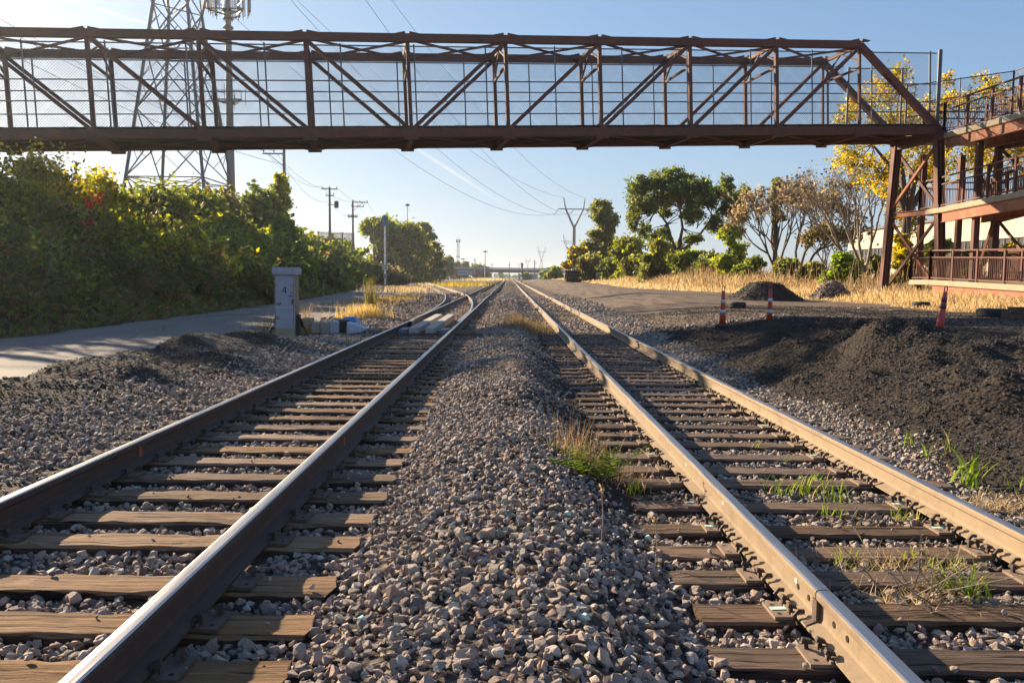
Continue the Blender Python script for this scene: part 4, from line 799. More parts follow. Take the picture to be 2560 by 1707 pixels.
latt(1421,587,330,40,'lattice pylon partly hidden behind the mast of the Y shaped pylon'); latt(1297,655,1100,9,'tiny faint pylon left of the far signal above the overpass')
def mast(u,vt,Y,lab,kind='light'):
    b_=atY(u,700,Y); r_=thing('light_mast' if kind=='light' else 'radio_mast',lab,'light mast' if kind=='light' else 'radio mast',(b_[0],Y,.1),'distant light masts' if kind=='light' else None); H=atY(u,vt,Y)[2]-.1
    part('mast',lambda mb:mb.tube([(0,0,0),(0,0,H)],[.2*Y/300+.04,.08*Y/300+.03],8) if kind=='light' else [mb.beam((s_*.7,t_*.6,0),(s_*.5,t_*.35,H),.3,.3) for s_ in(-1,1) for t_ in(-1,1)]+[mb.beam((-.55*s_,-.5,z),(.55*s_,-.5,z+2),.08,.08) for z in np.arange(0,H-2,2.) for s_ in(-1,1)],M['lattice_far'],r_)
    if kind=='light': part('lamp_ring',lambda mb:mb.lathe([(5./FP*Y,-.2),(6./FP*Y,.15),(1/FP*Y,.5)],12,(0,0,H-.3)),M['insul'],r_)
    else: part('antenna_ring',lambda mb:(mb.box((-1,0,H-1),(.5,.4,2.)),mb.box((1,0,H-1),(.5,.4,2.)),mb.box((0,0,H-1.6),(2.6,.4,.3)),mb.box((0,0,H*.56),(2.4,.4,.4)),mb.tube([(0,0,H),(0,0,H+3)],.06,5)),M['insul'],r_)
mast(1018.6,511,245,'tall slim light mast rising above the yellow green tree on the left'); mast(1212.5,628,400,'slim light mast standing in front of the overpass left end'); mast(1157,647,480,'short light mast just right of the radio mast'); mast(1145,598,500,'slender lattice radio mast beyond the freight cars','radio')
# ------------------------------------------------------------------ far background
M['ovp']=simple('grey_brown_overpass_steel',(.14,.125,.13),.8,0,.1,.3,0); M['ovc']=simple('pale_pier_concrete',(.38,.37,.36),.9,0,.1,.5,0)
Yo=430.; r=thing('overpass','low grey road overpass spanning the tracks at the horizon','bridge',(0,Yo,.1)); a_=atY(1196,676,Yo); b_=atY(1420,681,Yo); za=atY(1270,673.5,Yo)[2]; zb=atY(1270,682,Yo)[2]
part('girder',lambda mb:mb.box((0,0,(za+zb)/2-.1),(110,9,za-zb)),M['ovp'],r); part('parapet',lambda mb:mb.box((0,-4.6,za+.35),(110,.3,.7)),M['ovc'],r)
for u,w in((1298.5,1.2),(1331,5.5),(1200,1.5),(1226,.8)): x=atY(u,690,Yo)[0]; part('pier',lambda mb:mb.box((x,0,(zb-.1)/2-.3),(w,6,zb-.1)),M['ovc'],r)
def car(u0,u1,v0,v1,Y,col,lab,nm,txt=None):
    A,B_=atY(u0,v1,Y),atY(u1,v0,Y); g=tz(A[0],Y); w=B_[0]-A[0]; r_=thing(nm,lab,'freight car',((A[0]+B_[0])/2,Y,g),'freight cars parked in the distant yard'); z0=max(A[2]-g,.9); z1=B_[2]-g
    def bd_(mb):
        mb.box((0,1.3,(z0+z1)/2),(w,2.6,z1-z0)); n=int(w/.45)
        for i in range(n+1): mb.box((-w/2+.05+(w-.1)*i/n,-.03,(z0+z1)/2),(.09,.06,z1-z0-.1))
        mb.box((0,1.3,z1+.04),(w*1.01,2.7,.08))
    part('body',bd_,simple('car_'+nm+str(len(bpy.data.materials)),col,.7,0,.15,2,.05,tuple(x*.7 for x in col)),r_)
    part('underframe',lambda mb:mb.box((0,1.3,z0-.18),(w*.98,1.6,.3)),M['black'],r_)
    for s_ in(-.36,-.24,.24,.36): part('wheel',lambda mb:mb.lathe([(.42,-.06),(.45,0),(.42,.06)],14,(s_*w,.25,.42),0,'y'),M['black'],r_)
    if txt: text(r_,txt,-w*.06,-.075,(z0+z1)/2,w*.19,simple('blue_lettering',(.03,.06,.16),.6,0,.1,5,0),bold=.03)
car(1111,1143.5,675,687.5,415,(.28,.045,.03),'bright rust red hopper car left of the blue grey container','freight_car'); car(1145,1173,676,688.5,410,(.25,.32,.36),'blue grey shipping container with dark lettering on a flat car','container_car','MAERSK'); car(1174,1184,677,688,411,(.33,.31,.22),'narrow pale yellow container right of the blue grey one','freight_car'); car(1185,1205,678,689,418,(.22,.045,.04),'dull red freight car right of the pale container','freight_car'); car(1206,1226,683,690,424,(.14,.05,.04),'lowest dark brown car near the overpass pier','freight_car'); car(1080,1109,681,689,430,(.12,.05,.045),'dark brown car half hidden at the left end of the yard','freight_car')
p=ground(1086,690,50,500); r=thing('parked_truck','small pale blue truck cab parked left of the freight cars','truck',(atY(1086,690,300)[0],300,.1)); part('cab',lambda mb:mb.box((0,0,1.4),(1.5,2,1.5)),M['lblue'],r); part('windscreen',lambda mb:mb.box((0,-1.02,1.75),(1.2,.05,.5)),M['black'],r); part('bumper',lambda mb:mb.box((0,-1.1,.55),(1.6,.2,.2)),M['white'],r)
for s_ in(-.55,.55): part('wheel',lambda mb:mb.lathe([(.35,-.1),(.38,0),(.35,.1)],12,(s_,-.6,.4)),M['black'],r)
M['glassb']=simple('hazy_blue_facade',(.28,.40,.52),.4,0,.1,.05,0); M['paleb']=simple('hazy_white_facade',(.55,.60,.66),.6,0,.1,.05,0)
def bldg(u0,u1,vt,Y,mat,lab,dome=False):
    A,B_=atY(u0,695,Y),atY(u1,vt,Y); w=B_[0]-A[0]; H=B_[2]; r_=thing('distant_building',lab,'building',((A[0]+B_[0])/2,Y,0),'buildings on the skyline')
    if dome: part('wall',lambda mb:mb.box((0,0,H*.35),(w,w*.8,H*.7)),mat,r_); part('roof',lambda mb:mb.lathe([(w/2*math.cos(t_),H*.7+H*.3*math.sin(t_)) for t_ in np.linspace(0,1.57,8)],20),mat,r_)
    else:
        part('wall',lambda mb:mb.box((0,0,H/2),(w,w*.6+8,H)),mat,r_)
        nf=max(2,int(H/5))
        for i in range(nf): part('window_band',lambda mb:mb.box((0,-(w*.6+8)/2-.1,H*(i+.6)/(nf+.2)),(w*.86,.2,H/nf*.4)),M['ovp'],r_)
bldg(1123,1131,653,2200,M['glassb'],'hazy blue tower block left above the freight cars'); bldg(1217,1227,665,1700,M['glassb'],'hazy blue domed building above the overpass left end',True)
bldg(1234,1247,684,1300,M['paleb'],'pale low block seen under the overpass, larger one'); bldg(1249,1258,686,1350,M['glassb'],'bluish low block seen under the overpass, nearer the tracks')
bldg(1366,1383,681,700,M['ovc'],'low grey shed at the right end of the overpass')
# dark bundle, white cabinet
p=ground(1431,706,60,200); r=thing('tie_stack','black stack of old ties strapped in a bundle at the dry grass edge','tie stack',p); k_=p[1]/FP
for j in range(7):
    for i in range(6): 
        off=(.12*k_*j if j<3 else .4*k_) ; mb=MB(); mb.box(((-17+i*6.4+R_.normal(0,.5)+ (3 if j<2 else 0))*k_,R_.normal(0,.15),(2+j*4.1)*k_+.05),(6.*k_,2.4,3.9*k_)); mb.obj('timber',simple('black_timber',(.02,.018,.016),.9,0,.4,2,.2) if (i==0 and j==0) else bpy.data.materials['black_timber'],r)
part('strap',lambda mb:(mb.box((0,-1.45,12*k_),(36*k_,.05,.8*k_)),mb.box((0,-1.45,20*k_),(36*k_,.05,.8*k_))),M['galv'],r)
p=ground(1497,704.5,60,200); k_=p[1]/FP; r=thing('equipment_cabinet','white equipment cabinet standing at the edge of the dry grass','cabinet',p)
part('case',lambda mb:mb.box((0,.5,14*k_),(13.4*k_,1.,25*k_)),M['white'],r); part('door',lambda mb:mb.box((.8*k_,-.01,14*k_),(10.5*k_,.03,22*k_)),M['cab'],r); part('foot',lambda mb:(mb.box((-4*k_,.2,.6*k_),(2*k_,.3,1.6*k_)),mb.box((4.*k_,.2,.6*k_),(2*k_,.3,1.6*k_))),M['black'],r)
p=ground(1473,704,60,200); r=thing('marker_post','thin pale marker post between the black stack and white cabinet','post',p); part('post',lambda mb:mb.tube([(0,0,-.1),(0,0,14*p[1]/FP)],.07,6),M['white'],r); part('rod',lambda mb:mb.tube([(0,0,14*p[1]/FP),(0,0,24*p[1]/FP)],.03,5),M['pole_wood'],r)
p=atY(1364,683,330); r=thing('small_white_post','tiny white post at the far grass corner near the overpass','post',(p[0],330,.1)); part('post',lambda mb:mb.tube([(0,0,0),(0,0,3.2)],.3,8),M['white'],r); part('cap',lambda mb:mb.lathe([(.34,3.2),(.1,3.4)],8),M['white'],r)
# ------------------------------------------------------------------ heaps as things
def heap(u0,u1,vb,vt,lab,mat,cl,Y0=25,n=5000,s=(.04,.12)):
    p=ground((u0+u1)/2,vb,Y0,120); k_=p[1]/FP; w=(u1-u0)*k_/2; H=(vb-vt)*k_+.1; N=44; V_=[];Fc=[]
    prof=lambda q:(1-q)**1.05*(1+.0*q) if q>.32 else (1-.32)**1.05*(.92+.08*math.cos(q/.32*1.5))
    for i in range(N+1):
        q=i/N
        for j in range(48): t_=6.283*j/48; rr=q*(1+.09*math.sin(3*t_+1)+.05*math.sin(7*t_)); V_.append((rr*w*math.cos(t_),rr*w*.8*math.sin(t_),H*prof(q)*1.3+R_.normal(0,.02)-.12))
    Fc=[(i*48+j,i*48+(j+1)%48,(i+1)*48+(j+1)%48,(i+1)*48+j) for i in range(N) for j in range(48)]; r_=thing('rubble_heap',lab,'heap',p,'heaps at the edge of the dry grass'); mb=MB(); mb.add(V_,[f[::-1] for f in Fc]); mb.obj('mound',mat,r_,True)
    V_=np.array(V_); idx=R_.integers(48,len(V_)-48,n); P=V_[idx]+R_.normal(0,.03,(n,3)); o=scatter('heap_rubble',P,R_.uniform(*s,n),cl,kind='stuff'); o.parent=r_
M['soil']=simple('black_soil',(.04,.034,.03),.95,0,.4,9,.6)
M['gsoil']=simple('grey_soil',(.13,.115,.10),.95,0,.3,9,.5)
heap(1808,2014,750,699,'large flat topped black soil heap at the edge of the dry grass',M['soil'],ccl,n=3500,s=(.03,.1)); heap(2024,2133,744,699,'smaller grey rubble heap in the grass left of the tower leg',M['soil'],cst,n=2500,s=(.06,.18)); heap(2018,2055,722,702,'smallest dark heap half hidden behind the grey rubble heap',M['soil'],ccl,n=500,s=(.06,.15))
# ------------------------------------------------------------------ channelizers
M['orange']=simple('faded_orange_plastic',(.60,.065,.025),.5,0,.18,6,.05,(.40,.06,.03),5); M['redp']=simple('red_plastic',(.60,.07,.06),.5,0,.15,6,.05,(.40,.10,.08),7); M['refl']=simple('white_reflective_band',(.66,.66,.70),.5,0,.12,8,0,(.45,.43,.42),6); M['dband']=simple('dirty_black_band',(.07,.06,.07),.6,0,.2,8,0)
def cone(x,y,h,lab,m1,bands,tilt=0.,bm_='refl',z=None):
    z=tz(x,y) if z is None else z; r_=thing('channelizer_cone',lab,'traffic cone',(x,y,z-.02),'orange channelizer cones beside the dirt heaps'); r_.rotation_euler=(0,tilt,0)
    R=lambda t_: .098-.056*t_/h*1.05
    part('base',lambda mb:mb.lathe([(.20,0),(.21,.03),(.19,.06),(.12,.08)],8),M['rubber'],r_)
    part('body',lambda mb:mb.lathe([(R(0),.05),(R(.3*h),.3*h),(R(.62*h),.62*h),(R(.87*h),.87*h),(.035,.885*h)],20),M[m1],r_,smooth=False) if 0 else MB().lathe([(R(0),.05),(R(.3*h),.3*h),(R(.62*h),.62*h),(R(.87*h),.87*h),(.035,.885*h)],20).obj('body',M[m1],r_,True)
    for k_ in bands: mb=MB(); mb.lathe([(R(k_*h)+.004,k_*h),(R((k_+.09)*h)+.004,(k_+.09)*h)],20); mb.obj('reflective_band',M[bm_],r_,True)
    mb=MB(); t_=np.linspace(0,math.pi,9); mb.tube([(-.03,0,.88*h)]+[(-.035*math.cos(q),0,.93*h+.07*h*math.sin(q)) for q in t_]+[(.03,0,.88*h)],.013,6); mb.obj('handle',M[m1],r_,True)
p=atY(1806,815,23.6); cone(p[0],23.6,1.17,'darkest shaded orange cone, leftmost of the three by the dirt heap','orange',(.33,.58),0,'refl',p[2])
p=atY(1923.5,807,24.9); cone(p[0],24.9,1.2,'bright orange cone with clean white bands behind the black heap crest','orange',(.26,.55),0,'refl',p[2])
p=atY(2346,838,19.); cone(p[0],19.,1.17,'leaning faded red cone with dirty dark bands near the right edge','redp',(.68,.55),.11,'dband',p[2])
def tyre(u,v,lab,d=.66,w=.24,rz=0):
    p=ground(u,v,10,80); r_=thing('old_tyre',lab,'tyre',p,'old tyres lying at the yard edge'); R=d/2
    mb=MB(); mb.lathe([(R*.55,.02),(R*.8,0),(R*.95,.02),(R,.06),(R,w-.06),(R*.95,w-.02),(R*.8,w),(R*.58,w-.02),(R*.55,w-.06),(R*.62,w*.5),(R*.55,.02)],36); mb.obj('tyre_body',M['rubber'],r_,True)
    mb=MB(); 
    for i in range(40): t_=6.283*i/40; mb.box((R*math.cos(t_),R*math.sin(t_),w/2),(.014,R*.09,w*.62),0,t_)
    mb.obj('tread',M['rubber'],r_)
tyre(1843,770,'black car tyre lying flat between the two left cones',.66,.24); tyre(2302,769,'black car tyre lying flat at the grass edge below the tower leg',.66,.24); tyre(2482,792,'large black truck tyre lying flat at the right edge of the yard',.95,.27)
p=ground(2550,797,8,60); r=thing('wood_block','dark timber slab beside the large tyre at the right frame edge','timber block',p); part('timber',lambda mb:(mb.box((0,0,.12),(.9,.5,.22)),mb.box((.1,.1,.3),(.7,.3,.12))),M['wood2'],r); part('plate',lambda mb:mb.box((-.45,0,.1),(.02,.45,.2)),M['spike'],r)
for i,(u,v,lab) in enumerate(((2052,769,'pale flat board scrap on the dirt below the grey heap'),(2160,771,'pale flat board scrap on the dirt below the tower leg'),(2236,776,'pale broken scrap beside the tyre below the tower'))):
    p=ground(u,v,10,60); r=thing('scrap_board',lab,'scrap board',p,'scrap boards on the dirt yard'); part('board',lambda mb:mb.box((0,0,.02),(.5,.18,.03),0,.2*i),M['conc'],r); part('splinter',lambda mb:mb.box((.3,.05,.03),(.2,.06,.03),0,.5),M['conc'],r)
# ------------------------------------------------------------------ warehouse right
wh=thing('warehouse','long cream block warehouse with dark windows behind the right trees','warehouse',(42,85,tz(42,85)-.1)); g=np.array(wh.location)
M['cream']=simple('cream_painted_block',(.56,.49,.37),.85,0,.08,1.2,.05,(.46,.40,.30),.6); M['wglass']=simple('dark_window_glass',(.05,.055,.06),.25,0,.3,3,0)
def wl(mb):
    z0,z1=0,7.5-g[2]+0.; 
    for a_,b_,c_,d__ in((-43,17,z0,3.7-g[2]+.0),(-43,17,5.35-g[2],z1)): mb.box((6,-13,(c_+d__)/2),(12,b_-a_,d__-c_))
    mb.box((6.1,-13,4.5-g[2]),(11.6,59,1.7))
part('wall',wl,M['cream'],wh); part('roof',lambda mb:(mb.box((6,-13,7.62-g[2]),(12.5,60.6,.24))),M['ovp'],wh)
for i,y in enumerate(np.arange(-39.8,16,6.)):
    if i%4==3: mb=MB(); mb.box((.16,y,4.5-g[2]),(.3,5.9,1.66)); mb.obj('pier',M['cream'],wh); continue
    f=MB(); 
    for q in np.linspace(-2.7,2.7,7): f.box((.14,y+q,4.52-g[2]),(.06,.06,1.6))
    for z in(3.75,4.5,5.3): f.box((.145,y,z-g[2]),(.05,5.5,.06))
    o=f.obj('window',M['lattice'],wh); mb=MB(); mb.box((.22,y,4.52-g[2]),(.04,5.6,1.6)); mb.obj('pane',M['wglass'],o)
# picket fence on the left bank
p0=atY(795,589,100);p1=atY(884,592,106); n=32; r=thing('picket_fence','grey wooden picket fence on top of the left bank behind the dark tree','fence',p0)
def pk(mb):
    for i in range(n): q=p0+(p1-p0)*i/n-p0; mb.box(q+[0,0,.0],(.075,.03,1.+.12*math.sin(i*2.3)))
    for z in(-.3,.3): mb.beam([0,0,z],(p1-p0)+[0,0,z],.04,.05)
part('picket_panel',pk,M['pole_pale'],r)
for i in(0,.33,.66,1): q=(p1-p0)*i; part('post',lambda mb:mb.box(q+[0,.06,-.6],(.14,.14,2.2)),M['pole_pale'],r)
# ------------------------------------------------------------------ vegetation: left bank
def shrub(label,Y,off,vt,wm,pal,mix2=None,mixf=0.,leaf=None,n=7000,name='shrub',cat='shrub',hmin=1.5,sq=.75,group='shrubs covering the left bank',base_v=None,r3=None):
    """bank shrub: off metres up the bank from its foot, top at image row vt, wm metres wide"""
    X=float(foot(Y))-off; zt=atY(1273+X/Y*FP,vt,Y)[2]; g=tz(X,Y); H=max(hmin,zt-g); r=thing(name,label,cat,(X,Y,g),group)
    cs=[];rs=[]; m_=int(9+wm*2.2)
    for i in range(m_):
        t_=R_.uniform(0,6.283); q=R_.uniform(0,1)**.6*.72; h=R_.uniform(.12,.78)*math.sqrt(max(.1,1-q*q*.9)); cr=wm*.5*R_.uniform(.22,.42)
        x_,y_=q*wm/2*math.cos(t_),q*wm/2*math.sin(t_); gg=tz(X+x_,Y+y_)-g; cs.append((x_,y_,gg*.8+H*h-.1*cr)); rs.append((cr,cr,cr*sq))
    cs.append((0,0,H-wm*.26)); rs.append((wm*.22,wm*.22,wm*.2))
    leaf=leaf or max(.095,Y*.0044)*R_.uniform(.75,1.3); P=blob_points(cs,rs,n,.6); k=P[:,2]>-1.5; P=P[k]
    V_,c=leafquads(P,leaf,pal,1.5,.3,mix2,mixf); mb=MB(); limbs(mb,(0,0,-.2),[np.array(q) for q in cs],.05); mb.obj('trunk' if cat=='tree' else 'stem',M['bark'],r,True)
    mb2=MB()
    for i in range(int(10+wm*2)):
        j_=R_.integers(0,len(cs)); d=R_.normal(0,.55,3)+[.15,-.25,.7]; d/=np.linalg.norm(d); p=np.array(cs[j_]); q=p+d*(np.mean(rs[j_])*.9+R_.uniform(.2,.9)); mb2.tube([p,(p+q)/2+R_.normal(0,.05,3),q],[.02,.012,.005],4,0,False)
    mb2.obj('bare_twig',M['bark_pale'],r)
    sh=[]; mb=MB()
    for i in range(int(30+wm*6)):
        j=R_.integers(0,len(cs)); d=R_.normal(0,.45,3)+[0,0,1.]; d/=np.linalg.norm(d); p=np.array(cs[j])+d*np.array(rs[j])*.8; L=R_.uniform(.4,1.5)*min(1.,wm*.3); q=p+d*L; mb.tube([p,q],[.012,.004],4,0,False); s_=R_.random((9,1)); sh.append(p+(q-p)*s_+R_.normal(0,.05,(9,3)))
    V2,c2=leafquads(np.concatenate(sh),leaf*.9,pal,1.8,.2,mix2,min(1,mixf+.15)); quads('crown' if cat=='tree' else 'foliage',np.concatenate([V_,V2]),M['leaf'],np.concatenate([c,c2]),r); return r
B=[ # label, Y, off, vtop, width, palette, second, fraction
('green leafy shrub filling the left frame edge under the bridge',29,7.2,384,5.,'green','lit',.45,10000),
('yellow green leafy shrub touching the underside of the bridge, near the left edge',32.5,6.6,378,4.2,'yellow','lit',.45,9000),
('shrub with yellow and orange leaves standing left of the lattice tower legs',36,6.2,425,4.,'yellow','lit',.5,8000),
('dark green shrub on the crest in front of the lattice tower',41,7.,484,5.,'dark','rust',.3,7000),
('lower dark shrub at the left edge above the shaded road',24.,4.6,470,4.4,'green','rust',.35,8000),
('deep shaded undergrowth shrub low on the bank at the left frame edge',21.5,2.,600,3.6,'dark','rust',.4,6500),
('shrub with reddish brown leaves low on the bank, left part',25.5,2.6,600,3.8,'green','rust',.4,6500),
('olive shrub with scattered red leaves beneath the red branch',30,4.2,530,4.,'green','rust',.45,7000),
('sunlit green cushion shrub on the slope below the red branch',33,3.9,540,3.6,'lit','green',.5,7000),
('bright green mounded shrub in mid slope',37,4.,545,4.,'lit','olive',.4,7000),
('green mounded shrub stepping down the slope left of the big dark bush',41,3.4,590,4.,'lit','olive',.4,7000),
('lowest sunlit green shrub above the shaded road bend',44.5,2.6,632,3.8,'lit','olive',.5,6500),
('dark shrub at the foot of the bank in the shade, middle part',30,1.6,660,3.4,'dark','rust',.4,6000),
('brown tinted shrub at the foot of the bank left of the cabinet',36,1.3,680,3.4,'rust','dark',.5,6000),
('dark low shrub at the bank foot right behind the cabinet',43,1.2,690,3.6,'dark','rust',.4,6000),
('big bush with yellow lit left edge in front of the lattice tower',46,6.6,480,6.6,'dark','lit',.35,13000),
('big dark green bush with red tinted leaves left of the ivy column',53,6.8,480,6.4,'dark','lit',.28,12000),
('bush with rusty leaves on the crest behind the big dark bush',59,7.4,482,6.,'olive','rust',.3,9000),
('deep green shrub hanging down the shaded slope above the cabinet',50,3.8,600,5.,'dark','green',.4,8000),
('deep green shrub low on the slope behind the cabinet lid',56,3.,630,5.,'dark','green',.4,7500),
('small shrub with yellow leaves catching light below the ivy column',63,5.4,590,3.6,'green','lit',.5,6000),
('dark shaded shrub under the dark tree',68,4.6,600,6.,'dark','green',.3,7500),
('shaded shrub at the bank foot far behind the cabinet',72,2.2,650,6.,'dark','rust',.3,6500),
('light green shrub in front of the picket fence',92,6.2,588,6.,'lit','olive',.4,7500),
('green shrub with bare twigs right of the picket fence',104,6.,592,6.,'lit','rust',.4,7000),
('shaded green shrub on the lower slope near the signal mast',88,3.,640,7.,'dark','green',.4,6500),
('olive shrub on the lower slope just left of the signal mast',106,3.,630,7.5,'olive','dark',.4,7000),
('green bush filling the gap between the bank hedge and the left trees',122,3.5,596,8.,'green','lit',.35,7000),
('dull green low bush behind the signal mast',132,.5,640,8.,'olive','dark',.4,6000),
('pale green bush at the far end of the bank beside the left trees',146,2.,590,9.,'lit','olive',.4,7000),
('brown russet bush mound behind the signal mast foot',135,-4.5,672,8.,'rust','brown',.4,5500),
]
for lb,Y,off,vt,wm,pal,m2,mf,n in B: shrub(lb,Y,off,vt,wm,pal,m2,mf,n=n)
shrub('dark leafy tree on the bank crest right of the ivy column',71,6.9,466,6.2,'dark','green',.3,n=9000,name='bank_tree',cat='tree',group=None)
# ivy column on the pole
Yi=79; p=atY(695,580,Yi); X=p[0]; g=tz(X,Yi); zt=atY(695,452,Yi)[2]; r=thing('ivy_column','bright green ivy column climbing beside the pale utility pole','ivy',(X,Yi,g)); 
hh=np.linspace(0,zt-g,15); P=blob_points([(R_.normal(0,.25)+.03*q,0,q) for q in hh],[(.9-.025*i,.8,.6) for i in range(15)],7000,.7); V_,c=leafquads(P,.26,'lit',1.3,0,'yg',.25); quads('foliage',V_,M['leaf'],c,r); part('stem',lambda mb:mb.tube([(0,0,-.3),(.2,0,zt-g-.4)],[.2,.08],8),M['bark'],r)
# red branch
p=atY(225,525,27.5); r=thing('red_creeper','bright red leafed creeper branch hanging out of the bank shrubs','creeper',p); mb=MB(); pts=[np.array(q)*1.0 for q in((-.7,0,-.12),(-.1,-.1,.05),(.1,0,.3),(.35,.1,.55))]; mb.tube(pts,[.02,.015,.012,.008],5); mb.tube([pts[1],pts[1]+[.15,0,-.5]],.01,4); mb.obj('stem',M['bark_pale'],r)
P=np.concatenate([np.array([pts[1]+(pts[3]-pts[1])*t_+R_.normal(0,.09,3) for t_ in R_.random(60)]),np.array([pts[1]+np.array([.1,0,-.45])+R_.normal(0,.09,3) for _ in range(25)])]); V_,c=leafquads(P,.11,'red',1.3); quads('foliage',V_,M['leaf'],c*np.array([1.3,.8,1]),r)
# undergrowth over the bank surface
n=70000; y=R_.uniform(10,120,n)**1.; y=10+110*R_.random(n)**1.5; s=R_.random(n)*13; x=foot(y)-.1-s; z=terrain(x,y)+R_.uniform(-.05,.55,n)*np.clip(s/1.5,.25,1); P=np.stack([x,y,z],-1); V_,c=leafquads(P,1.,'dark',1.7,.4,'rust',.45); k=(R_.random(n)<.12); c[k]=np.array(PAL['olive'])[R_.integers(0,3,k.sum())]
k=(R_.random(n)<.12)&(s<1.2); c[k]=np.array(PAL['tan'])[R_.integers(0,3,k.sum())]*.6; ctr=V_.mean(1,keepdims=True); V_=ctr+(V_-ctr)*(.09+.0038*y)[:,None,None]; quads('undergrowth',V_,M['leaf'],c,None,label='tangled dark ground cover over the whole left bank',cat='undergrowth',kind='stuff')
# trees beyond the signal
tree('tree','dark green round tree directly behind the signal head','tree',948,546,185,104,'green',mix2='lit',mixf=.35,n=13000,leaf=.55,crown=(.0,1.),low=1.,ncl=22,group='trees left of the tracks')
tree('tree','yellow green rounded tree right of the signal mast','tree',1018,560,190,120,'yg',mix2='olive',mixf=.3,n=15000,leaf=.52,crown=(.0,1.),low=1.,ncl=22,group='trees left of the tracks',clr=.32)
tree('tree','dark green tree peeking out behind the yellow green one','tree',1062,558,225,84,'dark',mix2='green',mixf=.5,n=11000,leaf=.55,crown=(.0,1.),low=1.,ncl=18,group='trees left of the tracks')
tree('tree','brownish tree at the right end of the left tree group','tree',1080,606,205,72,'olive',mix2='brown',mixf=.35,n=9000,leaf=.5,crown=(.0,1.),low=1.,group='trees left of the tracks')
tree('tree','dark low tree over the russet mound at the track bend','tree',1090,640,215,46,'dark',mix2='olive',mixf=.3,n=6000,leaf=.55,crown=(.0,1.),group='trees left of the tracks')
tree('tree','light flat topped tree right of the dark low tree','tree',1120,643,330,40,'olive',mix2='lit',mixf=.4,n=4000,leaf=.8,crown=(.25,1.),group='trees left of the tracks')
for u,vt,w,pal,lb in((1104,655,36,'lit','pale green tree left of the freight cars'),(1135,658,40,'olive','olive tree behind the red hopper car'),(1146,656,20,'dark','small dark tree under the radio mast'),(1163,656,24,'dark','small dark round tree right of the radio mast'),(1155,668,50,'yg','yellow green hedge like tree behind the container'),(1195,664,44,'green','round green tree behind the thin dark utility pole'),(1212,668,26,'dark','dark tree at the left end of the overpass')):
    tree('tree',lb,'tree',u,vt,480,w,pal,mix2='olive',mixf=.3,n=2200,leaf=1.3,crown=(.05,1.),group='small distant trees behind the freight cars',ncl=9,r0=.3)
for u,vt,w,Y,lb in((1254,685,16,900,'tiny tree clump beneath the overpass left of the vanishing point'),(1268,688,14,1500,'tiny tree clump right at the vanishing point'),(1316,684,24,380,'round dark bush under the overpass behind the far signal'),(1364,680,40,390,'dark bush under the right end of the overpass'),(1290,691,18,1300,'tiny tree clump right of the vanishing point')):
    tree('tree',lb,'tree',u,vt,Y,w,'green',mix2='dark',mixf=.3,n=1500,leaf=Y*.003,crown=(.0,1.),group='far bushes near the overpass',ncl=8,r0=.3)
# trees on the right
RG='trees beyond the dry grass on the right'
tree('tree','small green bush at the left end of the right hand trees','bush',1384,668,210,50,'green',mix2='lit',mixf=.3,n=3500,leaf=.5,crown=(.0,1.),group=RG,low=1.)
tree('tree','small orange yellow tree left of the tall poplar like tree','tree',1440,618,130,66,'gold',mix2='olive',mixf=.62,n=6000,leaf=.34,crown=(.0,1.),group=RG)
tree('tree','tall dense tree with pale olive leaves behind the white cabinet','tree',1510,502,135,88,'olive',mix2='lit',mixf=.35,n=22000,leaf=.36,crown=(.05,1.),group=RG,ncl=34,clr=.30,low=1.)
tree('tree','lower dark green tree in front of the pale olive tree','tree',1480,640,122,80,'olive',mix2='gold',mixf=.14,n=8000,leaf=.34,crown=(.0,1.),group=RG)
tree('bush','round bright yellow green bush left of the umbrella crowned tree','bush',1578,594,112,98,'yg',mix2='lit',mixf=.3,n=11000,leaf=.30,crown=(.0,1.),group=RG,clr=.33,low=1.)
